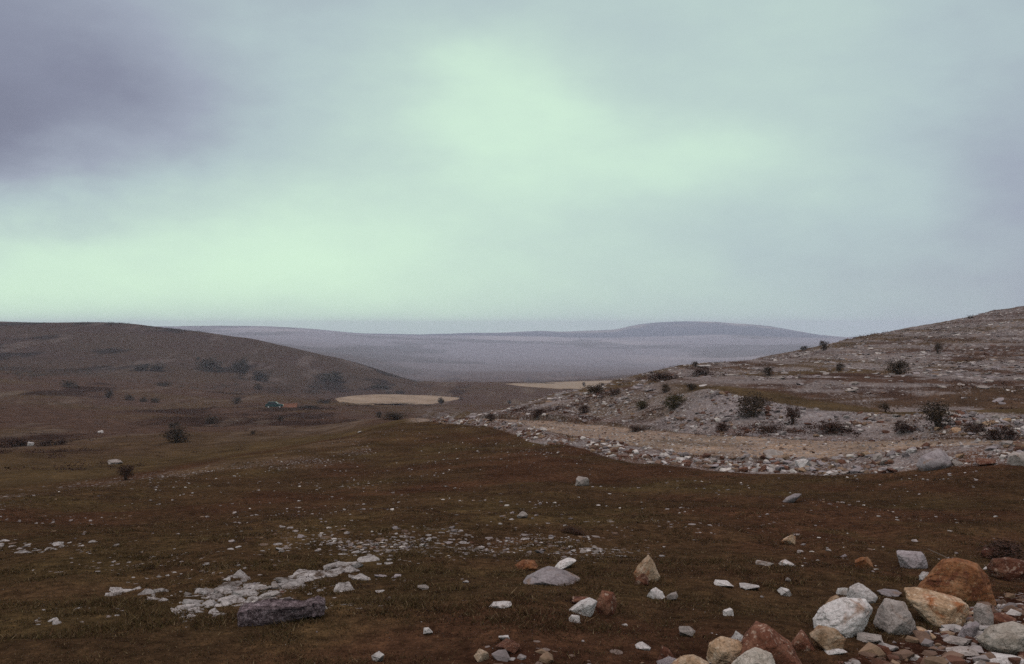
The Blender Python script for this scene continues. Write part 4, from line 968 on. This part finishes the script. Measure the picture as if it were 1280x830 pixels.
def shrub_data(kind, seed, leaves):
    """unit shrub: about 1 wide, 1 high, standing on z = 0"""
    g = np.random.default_rng(seed)
    vs, fs, tips = [], [], []
    nst = {'dome': 14, 'upright': 18, 'low': 11, 'tree': 1}[kind]
    if kind == 'tree':
        tube(vs, fs, [(0, 0, -0.05), (0.01, 0, 0.15), (-0.01, 0.01, 0.3), (0, 0, 0.5)], 0.035, 0.018, 7)
        for i in range(8):
            a = g.uniform(0, 6.28); z0 = g.uniform(.2, .5); e = np.array([math.cos(a) * g.uniform(.2, .42), math.sin(a) * g.uniform(.2, .42), z0 + g.uniform(.12, .42)])
            tube(vs, fs, [(0, 0, z0), tuple(e * .5 + np.array([0, 0, z0 * .5])), tuple(e)], 0.014, 0.004); tips.append(e)
    else:
        for i in range(nst):
            a = g.uniform(0, 6.28); sp = {'dome': g.uniform(.1, .48), 'upright': g.uniform(.05, .42), 'low': g.uniform(.25, .5)}[kind]
            z = {'dome': math.sqrt(max(0.05, 1 - (sp / .5) ** 2)) * g.uniform(.7, .95), 'upright': g.uniform(.65, 1.0), 'low': g.uniform(.4, .8)}[kind]
            e = np.array([math.cos(a) * sp, math.sin(a) * sp, z]); m1 = e * np.array([.35, .35, .5])
            tube(vs, fs, [(0.04 * math.cos(a), 0.04 * math.sin(a), -0.06), tuple(m1), tuple(e)], 0.018, 0.004); tips.append(e); 
            for q in range(2):
                e2 = m1 + (e - m1) * g.uniform(.2, .7) + g.normal(0, .12, 3); tube(vs, fs, [tuple(m1), tuple(e2)], 0.007, 0.003, 4); tips.append(e2)
    cl = []
    ncl = {'dome': 34, 'upright': 26, 'low': 30, 'tree': 34}[kind]
    for i in range(ncl):
        dv = g.normal(size=3); dv /= np.linalg.norm(dv); rr = g.uniform(.45, 1.0) ** .5
        if kind == 'dome': c = np.array([dv[0] * .42 * rr, dv[1] * .42 * rr, .42 + dv[2] * .42 * rr])
        elif kind == 'upright':
            z = g.uniform(.12, .9); wv = 0.14 + 0.30 * math.sin(min(1, z * 1.25) * math.pi * .62); c = np.array([dv[0] * wv, dv[1] * wv, z])
        elif kind == 'low': c = np.array([dv[0] * .46 * rr, dv[1] * .46 * rr, .06 + abs(dv[2]) * .55 * rr])
        else: c = np.array([dv[0] * .38 * rr, dv[1] * .38 * rr, .60 + dv[2] * .34 * rr])
        cl.append(c)
    cl = np.array(cl + tips)
    cl = cl + np.array([g.normal() * .12, g.normal() * .12, 0]) * cl[:, 2:3] + g.normal(size=cl.shape) * .03
    per = g.dirichlet(np.full(len(cl), 2.0)); cnt = g.multinomial(leaves, per)
    cen = np.repeat(cl, cnt, 0); n = len(cen)
    spread = np.repeat(g.uniform(.04, .13, len(cl)), cnt)
    pos = cen + g.normal(size=(n, 3)) * spread[:, None]
    pos[:, 2] = np.maximum(pos[:, 2], 0.0)
    ls = g.uniform(.6, 1.4, n) * 0.031 * (1900 / leaves) ** .4
    nrm = g.normal(size=(n, 3)); nrm /= np.linalg.norm(nrm, axis=1, keepdims=True)
    t = np.cross(nrm, g.normal(size=(n, 3))); t /= np.linalg.norm(t, axis=1, keepdims=True); bt = np.cross(nrm, t)
    q = np.stack([pos - t * ls[:, None], pos - bt * ls[:, None] * .55, pos + t * ls[:, None] * 1.2, pos + bt * ls[:, None] * .55], 1)
    fac = np.clip(np.repeat(np.repeat(g.uniform(0, 1, len(cl)), cnt), 4) * .7 + g.random(n * 4).repeat(1) * .3, 0, 1)
    return (np.array(vs), fs), (q.reshape(-1, 3), fac)

SHR = {}
def shrub_meshes(kind, var, leafkey, leaves=1900):
    key = (kind, var, leafkey)
    if key not in SHR:
        (sv, sf), (lv, fac) = shrub_data(kind, 60 + var * 7 + len(kind), leaves)
        nm = ('trunk', 'crown') if kind == 'tree' else ('stem', 'foliage')
        me = bpy.data.meshes.new(nm[0]); me.from_pydata(sv.tolist(), [], sf); me.materials.append(M_bark); me.update()
        n = len(lv) // 4
        ml = bpy.data.meshes.new(nm[1]); ml.from_pydata(lv.tolist(), [], np.arange(n * 4).reshape(-1, 4).tolist())
        at = ml.attributes.new("cover", 'FLOAT', 'POINT'); at.data.foreach_set("value", fac.astype(np.float32))
        ml.materials.append(M_leaf[leafkey]); ml.update()
        SHR[key] = (me, ml, nm)
    return SHR[key]

# label, kind, leaves, (centre u, base v, width px, height px)
SH = [
 ("large dark round bush alone on the valley floor", 'dome', 'dark', 220, 553, 40, 22),
 ("small dark bush with ragged top just beyond the largest valley bush", 'low', 'dark', 218, 535, 16, 8),
 ("upright dark bush on the meadow's far crest", 'upright', 'heather', 157, 600, 24, 20),
 ("roundish bush at the foot of the left hill, near a terrace line", 'dome', 'dark', 135, 497, 13, 12),
 ("first of three low scrubs along the terrace line", 'low', 'dark', 162, 500, 13, 7),
 ("second of three low scrubs along the terrace line", 'low', 'dark', 179, 502, 12, 6),
 ("third of three low scrubs along the terrace line", 'low', 'dark', 194, 503, 12, 6),
 ("wide dark scrub low on the left hill above the terrace line", 'low', 'dark', 88, 484, 24, 9),
 ("round dark bush on the valley floor nearest the teal car", 'dome', 'dark', 295, 505, 14, 12),
 ("spreading dark bush between the round one and the largest valley bush", 'low', 'dark', 266, 529, 20, 10),
 ("long dark thicket high on the left hill", 'low', 'tree', 186, 463, 44, 9),
 ("flat dark scrub below the long hill thicket", 'low', 'dark', 205, 483, 20, 6),
 ("dense dark thicket on the hill flank uphill of a lone tree", 'low', 'tree', 262, 464, 40, 17),
 ("dark thicket downhill of the lone hill tree", 'low', 'tree', 325, 476, 30, 12),
 ("wide dark clump of scrub on the hill's lower end", 'low', 'tree', 415, 477, 36, 13),
 ("small dark bush below the lone hill tree", 'low', 'dark', 323, 487, 14, 8),
 ("low dark scrub beside the pale stubble field's near corner", 'low', 'dark', 405, 504, 20, 5),
 ("dark low hedge-like scrub between orange tent and stubble field", 'low', 'dark', 385, 510, 34, 4),
 ("dark bushy clump in the dip beyond the meadow crest", 'dome', 'dark', 497, 524, 38, 12),
 ("little round bush next to the dark clump in the dip", 'dome', 'dark', 474, 522, 9, 9),
 ("thin dark scrub at the hill's toe above the stubble field", 'low', 'tree', 475, 485, 24, 5),
 ("dark dot of scrub at the stubble field's upper edge", 'low', 'dark', 500, 492, 14, 4),
 ("small dark shrub low on the valley side under the teal car", 'dome', 'dark', 350, 526, 9, 8),
 ("tiny dark shrub nearer the meadow crest than the teal car", 'dome', 'dark', 316, 543, 7, 6),
 ("dark ragged scrub on the valley ledge near the small white rock", 'low', 'heather', 18, 558, 44, 10),
 ("second ragged scrub along the valley ledge", 'low', 'heather', 66, 556, 40, 7),
 ("dark smooth domed shrub where the hillside starts", 'low', 'dark', 745, 493, 32, 13),
 ("spiky little shrub at the tip of the domed shrub", 'upright', 'dark', 730, 484, 5, 7),
 ("flat dark shrub beside the domed shrub", 'low', 'heather', 768, 494, 18, 8),
 ("dark ball shaped shrub above the olive pair", 'dome', 'dark', 832, 490, 16, 12),
 ("larger olive shrub of the olive pair", 'dome', 'olive', 843, 510, 34, 20),
 ("smaller olive shrub of the olive pair", 'dome', 'olive', 802, 511, 22, 13),
 ("dark shrub uphill of the ball shaped shrub", 'dome', 'dark', 865, 487, 16, 10),
 ("dark shrub above the road bend", 'dome', 'heather', 671, 521, 24, 14),
 ("brown shrub between road bend shrub and olive pair", 'dome', 'heather', 730, 516, 18, 11),
 ("dark shrub at the far end of the dirt road", 'dome', 'heather', 613, 527, 16, 12),
 ("tiny shrub over the far end of the dirt road", 'dome', 'dark', 637, 505, 6, 6),
 ("long dark scrub line along the hillside's lower skyline", 'low', 'heather', 832, 476, 52, 11),
 ("dark scrub continuing the skyline scrub line uphill", 'low', 'heather', 880, 470, 44, 10),
 ("grey thorn on the skyline beside the bleached block", 'upright', 'dark', 869, 459, 9, 8),
 ("widest dark bush rising from the gravel slope above the road", 'dome', 'dark', 940, 521, 42, 34),
 ("narrow dark bush right next to the widest gravel slope bush", 'upright', 'heather', 991, 530, 22, 24),
 ("twiggy dark bush with spread crown on the cut bank below the terrace", 'upright', 'dark', 1172, 536, 44, 36),
 ("round dark bush alone high on the hillside", 'dome', 'dark', 1123, 468, 32, 24),
 ("dark bush on the hillside uphill of the widest bush", 'dome', 'dark', 960, 469, 18, 12),
 ("small dark bush between the high round one and the skyline", 'dome', 'dark', 1050, 463, 13, 11),
 ("slim upright shrub high on the hillside slope", 'upright', 'dark', 1172, 442, 12, 15),
 ("first small shrub where skyline meets the distant hills", 'dome', 'dark', 1004, 438, 10, 7),
 ("spiky shrub on the skyline where distant hills end", 'upright', 'dark', 1030, 438, 14, 13),
 ("low tufty scrub on the upper skyline", 'low', 'dark', 1095, 416, 18, 6),
 ("tiny scrub highest on the skyline", 'low', 'dark', 1213, 398, 8, 4),
 ("dark tuft at the edge of the olive terrace", 'upright', 'dark', 1107, 515, 16, 12),
 ("low dark scrub on the bank under narrow bush", 'low', 'heather', 1048, 542, 54, 15),
 ("dark scrub slumped on the bank beside the twiggy bush", 'low', 'heather', 1128, 541, 36, 14),
 ("dark rust scrub on the bank past the twiggy bush", 'low', 'heather', 1218, 541, 32, 14),
 ("dark rust scrub at the bank's outermost end", 'low', 'heather', 1253, 549, 44, 18),
 ("low dark scrub on the bank under the widest bush", 'low', 'heather', 962, 541, 34, 10),
 ("reddish scrub on the bank under the larger olive shrub", 'low', 'heather', 905, 536, 32, 9),
 ("reddish low scrub on the road cut below the smaller olive shrub", 'low', 'heather', 795, 538, 40, 6),
 ("dark reddish scrub heap on turf behind the dark rust boulder", 'dome', 'heather', 1258, 700, 66, 28),
 ("dark flat tuft of heath in the meadow by the pebbly patch", 'low', 'heather', 716, 667, 34, 9),
]
for n_, (lab, kind, lk, u, v, w, h) in enumerate(SH):
    kmin = 0.5 if v > 592 else 4.1
    if v < 470 and u < 560 or (u < 560 and v < 500): kmin = 9
    p = ground(u, v, kmin); s = pix_size(p)
    me, ml, nm = shrub_meshes(kind, n_ % 5, lk)
    root = empty("shrub", p - np.array([0, 0, 0.02 * h * s]), random.uniform(0, 6.28))
    sx, sz = w * s * 0.92, h * s * (0.92 if kind != 'low' else 1.25)
    root.scale = (sx, min(sx, max(sz * 1.5, sx * .6)) if kind == 'low' else sx, sz)
    for m_, nme in ((me, nm[0]), (ml, nm[1])):
        o = bpy.data.objects.new(nme, m_); col.objects.link(o); o.parent = root
    tag(root, lab, "shrub", "scrub on the hills and valley")
TR = [("lone leafy tree standing on the left hill flank between two thickets", 300, 473, 22, 25),
      ("small tree at the far corner of the pale stubble field", 552, 507, 9, 11)]
for n_, (lab, u, v, w, h) in enumerate(TR):
    p = ground(u, v, 9); s = pix_size(p)
    me, ml, nm = shrub_meshes('tree', n_, 'tree', 2200)
    root = empty("tree", p, 0.7 * n_); root.scale = (w * s * 1.0, w * s * 1.0, h * s * 0.95)
    for m_, nme in ((me, nm[0]), (ml, nm[1])):
        o = bpy.data.objects.new(nme, m_); col.objects.link(o); o.parent = root
    tag(root, lab, "tree")

# heath and low scrub too small to count, over the turf, the valley sides and the stony hillside
def heath_mass(name, label, u, k, size, leaves, leafkey):
    g = np.random.default_rng(len(u)); P = grid_at(u, k); n = len(P)
    cen = np.repeat(P, leaves, 0); sz = np.repeat(size, leaves)
    off = g.normal(size=(n * leaves, 3)) * np.array([.34, .24, .16]); off[:, 2] = np.abs(off[:, 2])
    pos = cen + off * sz[:, None]
    nrm = g.normal(size=pos.shape); nrm /= np.linalg.norm(nrm, axis=1, keepdims=True)
    t = np.cross(nrm, g.normal(size=pos.shape)); t /= np.linalg.norm(t, axis=1, keepdims=True); bt = np.cross(nrm, t)
    ls = (sz * g.uniform(.035, .085, len(sz)))[:, None]
    q = np.stack([pos - t * ls, pos - bt * ls * .5, pos + t * ls * 1.2, pos + bt * ls * .5], 1)
    fac = np.repeat(np.clip(np.repeat(g.random(n), leaves) * .7 + g.random(n * leaves) * .3, 0, 1), 4)
    o = mesh_np(name, q.reshape(-1, 3), np.arange(len(pos) * 4), np.full(len(pos), 4), M_leaf[leafkey], False, {"cover": ('FLOAT', fac)})
    tag(o, label, "heath", None, "stuff")
def patchy(sx, sy, seed, lo): return lambda u, k, p: lo + sstep(0.0, .45, fbm2(p[:, 0] / sx, p[:, 1] / sy, 4, seed))
u, k = band_points(3400, -80, 560, 5.4, 11.3, g, patchy(14, 34, 33, .03)); heath_mass("undergrowth", "dark heath clumps over the valley sides", u, k, g.uniform(.2, .9, len(u)), 44, 'heather')
u, k = band_points(2200, -80, 520, 11.3, 13.9, g, patchy(22, 60, 37, .04)); heath_mass("undergrowth", "dark scrub patches over the left hill", u, k, g.uniform(.6, 2.2, len(u)), 30, 'tree')
u, k = band_points(2200, 590, 1400, 7.0, 10.2, g, patchy(7, 20, 39, .04)); heath_mass("undergrowth", "brown heath between the ledges of the stony hillside", u, k, g.uniform(.15, .8, len(u)), 30, 'heather')
u, k = band_points(700, 560, 1400, 6.0, 6.95, g, patchy(3, 3, 41, .03)); heath_mass("undergrowth", "dark low scrub among the stones of the cut bank", u, k, g.uniform(.12, .6, len(u)), 36, 'heather')
u, k = band_points(4200, -100, 1400, 0.95, 3.95, g, patchy(1.6, 2.2, 45, .12)); heath_mass("undergrowth", "small dark tufts in the brown meadow turf", u, k, .03 + .13 * g.random(len(u)) ** 2, 30, 'heather')

# bent dead branch behind the heap
vs, fs = [], []
bp_ = [ground(1139, 690), ground(1160, 694), ground(1180, 702), ground(1200, 708)]
b0 = bp_[0]
tube(vs, fs, [tuple(bp_[0] - b0 + np.array([0, 0, .02])), tuple(bp_[1] - b0 + np.array([0, 0, .07])), tuple(bp_[2] - b0 + np.array([0, 0, .06])), tuple(bp_[3] - b0 + np.array([0, 0, 0.0]))], 0.006, 0.013, 6)
me = bpy.data.meshes.new("branch"); me.from_pydata(vs, [], fs); me.materials.append(M_bark)
o = bpy.data.objects.new("branch", me); col.objects.link(o); o.location = b0
tag(o, "thin bent dead branch on turf behind the rusty orange boulder", "branch")

# ------------------------------------------------------------------ car and tent far off on the valley floor
M_teal = plain('teal_paint', (0.014, 0.042, 0.043), 0.6, 0.1); M_glass = plain('window_glass', (0.03, 0.035, 0.04), 0.15, 0.1)
M_tyre = plain('tyre_rubber', (0.02, 0.02, 0.02), 0.8, 0.2); M_rim = plain('wheel_rim', (0.4, 0.4, 0.4), 0.4, 0.1)
M_lamp = plain('headlight_glass', (0.75, 0.70, 0.45), 0.2, 0.05); M_tent = plain('orange_canvas', (0.13, 0.055, 0.032), 0.8, 0.15, 1.5); M_pole = plain('tent_pole', (0.2, 0.18, 0.16), 0.5, 0.1)

def bmobj(name, bm, m, parent=None, smooth=False):
    me = bpy.data.meshes.new(name); bm.normal_update(); bm.to_mesh(me); bm.free(); me.materials.append(m)
    if smooth: me.polygons.foreach_set("use_smooth", np.full(len(me.polygons), True))
    o = bpy.data.objects.new(name, me); col.objects.link(o)
    if parent: o.parent = parent
    return o
def prism(profile, width, bevel=0.0, inset=None):
    """side profile (x,z) swept across y; inset narrows chosen points"""
    bm = bmesh.new(); L, Rr = [], []
    for i, (x, z) in enumerate(profile):
        w = width / 2 - (inset[i] if inset else 0)
        L.append(bm.verts.new((x, -w, z))); Rr.append(bm.verts.new((x, w, z)))
    n = len(profile)
    bm.faces.new(L); bm.faces.new(Rr[::-1])
    for i in range(n): bm.faces.new((L[i], Rr[i], Rr[(i + 1) % n], L[(i + 1) % n]))
    bmesh.ops.recalc_face_normals(bm, faces=bm.faces[:])
    if bevel: bmesh.ops.bevel(bm, geom=bm.edges[:], offset=bevel, segments=2, affect='EDGES', profile=.6)
    return bm
def cyl_y(r, w, loc, seg=20):
    bm = bmesh.new(); bmesh.ops.create_cone(bm, cap_ends=True, segments=seg, radius1=r, radius2=r, depth=w)
    bmesh.ops.rotate(bm, verts=bm.verts[:], matrix=__import__('mathutils').Matrix.Rotation(math.pi / 2, 3, 'X'))
    bmesh.ops.translate(bm, verts=bm.verts[:], vec=loc)
    return bm
pc = ground(343, 510, 9)
car = tag(empty("car", pc, R(8)), "small teal car parked on the valley floor beside an orange tent", "car")
bmobj("body", prism([(-2.05,.35),(-2.1,.75),(-2.0,.95),(-1.75,1.0),(-1.35,1.5),(.25,1.52),(.85,1.02),(1.85,.9),(2.1,.72),(2.1,.35)], 1.7, 0.05, [0,0,.02,.05,.18,.18,.06,.06,.04,0]), M_teal, car)
for sy in (-1, 1):
    bm = prism([(-1.55,1.03),(-1.25,1.42),(-.45,1.44),(-.45,1.03)], 0.03); bmesh.ops.translate(bm, verts=bm.verts[:], vec=(0, sy * .80, 0)); bmobj("window", bm, M_glass, car)
    bm = prism([(-.35,1.03),(-.35,1.44),(.2,1.44),(.68,1.03)], 0.03); bmesh.ops.translate(bm, verts=bm.verts[:], vec=(0, sy * .80, 0)); bmobj("window", bm, M_glass, car)
    for x in (-1.3, 1.3):
        w = bmobj("wheel", cyl_y(.33, .2, (x, sy * .76, .33)), M_tyre, car); bmobj("rim", cyl_y(.19, .03, (x, sy * .87, .33)), M_rim, w)
    hl = cyl_y(.11, .14, (0, 0, 0), 14); bmesh.ops.rotate(hl, verts=hl.verts[:], matrix=__import__('mathutils').Matrix.Rotation(math.pi / 2, 3, 'Z')); bmesh.ops.translate(hl, verts=hl.verts[:], vec=(2.06, sy * .6, .68)); bmobj("headlight", hl, M_lamp, car)
bmobj("windscreen", prism([(.32,1.46),(.86,1.06),(.90,1.07),(.36,1.48)], 1.4), M_glass, car)
ptn = ground(360, 509, 9)
tent = tag(empty("tent", ptn, R(4)), "low orange tent pitched on the valley floor beside a teal car", "tent")
bm = bmesh.new(); nx = 9
rows = []
for i in range(nx):
    t = i / (nx - 1); x = -2.3 + 4.6 * t; hgt = 1.05 - .2 * math.sin(math.pi * t) ; wd = 1.2 + .06 * math.cos(t * 12)
    rows.append([bm.verts.new((x, -wd, 0.02)), bm.verts.new((x, -wd * .52, hgt * .42)), bm.verts.new((x, 0, hgt)), bm.verts.new((x, wd * .52, hgt * .42)), bm.verts.new((x, wd, 0.02))])
for a, b_ in zip(rows[:-1], rows[1:]):
    for q in range(4): bm.faces.new((a[q], b_[q], b_[q + 1], a[q + 1]))
bm.faces.new(rows[0]); bm.faces.new(rows[-1][::-1])
bmesh.ops.recalc_face_normals(bm, faces=bm.faces[:])
bmobj("canvas", bm, M_tent, tent)
for x in (-2.34, 2.34):
    bm = bmesh.new(); bmesh.ops.create_cone(bm, cap_ends=True, segments=8, radius1=.03, radius2=.025, depth=1.1); bmesh.ops.translate(bm, verts=bm.verts[:], vec=(x, 0, .55)); bmobj("pole", bm, M_pole, tent)

# ------------------------------------------------------------------ air
zlo = float(GZ.min()) - 1.0; zhi = float(GZ.max()) + 3.0
half = 5110.0
hm, nt, _b = mat("haze_air"); nt.nodes.clear()
out = nt.nodes.new("ShaderNodeOutputMaterial"); pv = nt.nodes.new("ShaderNodeVolumePrincipled")
pv.inputs["Color"].default_value = (0.80, 0.84, 1.0, 1); pv.inputs["Density"].default_value = 0.00021; pv.inputs["Anisotropy"].default_value = 0.2
nt.links.new(pv.outputs[0], out.inputs["Volume"])
bm = bmesh.new(); bmesh.ops.create_cube(bm, size=1.0)
for v in bm.verts: v.co = (v.co.x * 2 * half, v.co.y * 2 * half, zlo if v.co.z < 0 else zhi)
haze = bmobj("haze", bm, hm); tag(haze, "pale bluish haze filling the valley air", "haze", None, "stuff")

# ------------------------------------------------------------------ sky
SUN_AZ, SUN_EL = R(215), R(52)          # compass from +Y towards +X: behind the path, to the left
w = bpy.data.worlds.new("World"); scene.world = w; w.use_nodes = True
nt = w.node_tree; nt.nodes.clear(); L = nt.links.new
wo = nt.nodes.new("ShaderNodeOutputWorld"); bg = nt.nodes.new("ShaderNodeBackground"); L(bg.outputs[0], wo.inputs[0])
BGS = 0.1; bg.inputs[1].default_value = BGS
sky = nt.nodes.new("ShaderNodeTexSky"); sky.sky_type = 'NISHITA'; sky.sun_disc = False
sky.sun_elevation = SUN_EL; sky.sun_rotation = SUN_AZ
tc = nt.nodes.new("ShaderNodeTexCoord"); sp = nt.nodes.new("ShaderNodeSeparateXYZ"); L(tc.outputs["Generated"], sp.inputs[0])
az = math_(nt, 'ARCTAN2', sp.outputs[0], sp.outputs[1]); el = math_(nt, 'ARCSINE', sp.outputs[2])
cx = nt.nodes.new("ShaderNodeCombineXYZ"); L(az, cx.inputs[0]); L(el, cx.inputs[1])
# clouds billow: warp the bearing/height before reading the cover
wn = N(nt, "ShaderNodeTexNoise", i_Scale=5.0, i_Detail=5.0, i_Roughness=0.55); mp = N(nt, "ShaderNodeMapping"); mp.inputs["Scale"].default_value = (1, 1.9, 1)
L(cx.outputs[0], mp.inputs[0]); L(mp.outputs[0], wn.inputs["Vector"])
ws = N(nt, "ShaderNodeVectorMath", operation='SUBTRACT'); L(wn.outputs["Color"], ws.inputs[0]); ws.inputs[1].default_value = (.5, .5, .5)
wm = N(nt, "ShaderNodeVectorMath", operation='MULTIPLY_ADD'); L(ws.outputs[0], wm.inputs[0]); wm.inputs[1].default_value = (0.18, 0.10, 0); L(cx.outputs[0], wm.inputs[2])
Pw = wm.outputs[0]
# cloud brightness over the photographed part of the sky, as soft cloud banks
us = [-60, 160, 380, 600, 820, 1040, 1260, 1400]; vs_ = [-120, 20, 110, 200, 290, 370]
VAL = np.array([
 # u:-60  160   380   600   820   1040  1260  1400
 [0.30, 0.48, 0.58, 0.66, 0.68, 0.68, 0.60, 0.54],   # above the frame
 [0.26, 0.40, 0.58, 0.72, 0.70, 0.70, 0.58, 0.52],
 [0.16, 0.30, 0.62, 0.93, 0.74, 0.68, 0.54, 0.48],
 [0.16, 0.42, 0.72, 0.92, 0.90, 0.72, 0.50, 0.44],
 [0.82, 0.86, 0.96, 0.86, 0.76, 0.62, 0.46, 0.42],
 [0.96, 0.96, 0.94, 0.86, 0.74, 0.60, 0.47, 0.42]])
cents, vals = [], []
for a, v in enumerate(vs_):
    for b_, u in enumerate(us):
        t = math.atan((u - 640) / F); cents.append((t, math.atan((V0 - v) / F * math.cos(t)))); vals.append(VAL[a, b_])
cents = np.array(cents); vals = np.array(vals); SA, SE = 0.135, 0.062
BASE = 0.66
D2 = ((cents[:, None, 0] - cents[None, :, 0]) / SA) ** 2 + ((cents[:, None, 1] - cents[None, :, 1]) / SE) ** 2
Phi = np.exp(-D2)
wts = np.linalg.solve(Phi.T @ Phi + 0.015 * np.eye(len(vals)), Phi.T @ (vals - BASE))
acc = None
for (ca, ce), wt in zip(cents, wts):
    if abs(wt) < 0.01: continue
    s1 = N(nt, "ShaderNodeVectorMath", operation='MULTIPLY_ADD'); L(Pw, s1.inputs[0]); s1.inputs[1].default_value = (1 / SA, 1 / SE, 0); s1.inputs[2].default_value = (-ca / SA, -ce / SE, 0)
    d1 = N(nt, "ShaderNodeVectorMath", operation='DOT_PRODUCT'); L(s1.outputs[0], d1.inputs[0]); L(s1.outputs[0], d1.inputs[1])
    ex = math_(nt, 'POWER', math.e, math_(nt, 'MULTIPLY', d1.outputs["Value"], -1.0))
    acc = math_(nt, 'MULTIPLY_ADD', ex, float(wt), BASE if acc is None else acc)
cn = N(nt, "ShaderNodeTexNoise", i_Scale=6.0, i_Detail=9.0, i_Roughness=0.56); mp2 = N(nt, "ShaderNodeMapping"); mp2.inputs["Scale"].default_value = (1, 2.2, 1); L(cx.outputs[0], mp2.inputs[0]); L(mp2.outputs[0], cn.inputs["Vector"])
acc = math_(nt, 'ADD', acc, math_(nt, 'MULTIPLY', math_(nt, 'SUBTRACT', cn.outputs[0], 0.5), 0.26))
def sc(c, k): return tuple(x * k for x in c)
rp = ramp(nt, [(0.0, lin(110, 111, 130)), (0.22, lin(135, 139, 158)), (0.42, lin(161, 169, 184)), (0.62, lin(182, 200, 202)), (0.8, lin(197, 220, 210)), (1.0, lin(216, 246, 220))])
L(acc, rp.inputs[0])
cl = N(nt, "ShaderNodeVectorMath", operation='SCALE'); L(rp.outputs[0], cl.inputs[0]); cl.inputs[3].default_value = 1.0 / BGS
over = N(nt, "ShaderNodeMapRange", interpolation_type='SMOOTHSTEP'); L(el, over.inputs[0]); over.inputs[1].default_value = R(24); over.inputs[2].default_value = R(50)
deck = mixrgb(nt, 'MIX', over.outputs[0], cl.outputs[0], sc((1.20, 1.06, 1.08), 1.0 / BGS))      # unseen cloud overhead, made bright and warm to light ground and haze
L(mixrgb(nt, 'MIX', 0.94, sky.outputs[0], deck), bg.inputs[0])

sd = bpy.data.lights.new("sun", 'SUN'); sd.energy = 0.7; sd.angle = R(35); sd.color = (1.0, 0.95, 0.88)
so = bpy.data.objects.new("sun", sd); col.objects.link(so)
import mathutils
sdir = mathutils.Vector((math.sin(SUN_AZ) * math.cos(SUN_EL), math.cos(SUN_AZ) * math.cos(SUN_EL), math.sin(SUN_EL)))
so.rotation_euler = sdir.to_track_quat('Z', 'Y').to_euler(); so.location = (0, 0, 60)

# ------------------------------------------------------------------ render
scene.view_settings.view_transform = 'Standard'; scene.view_settings.look = 'None'
scene.view_settings.exposure = 0.0; scene.view_settings.gamma = 1.0; scene.view_settings.use_curve_mapping = False
scene.render.resolution_x, scene.render.resolution_y = 1024, 664
scene.cycles.use_denoising = False
scene.cycles.max_bounces = 5; scene.cycles.volume_bounces = 1; scene.cycles.use_adaptive_sampling = False
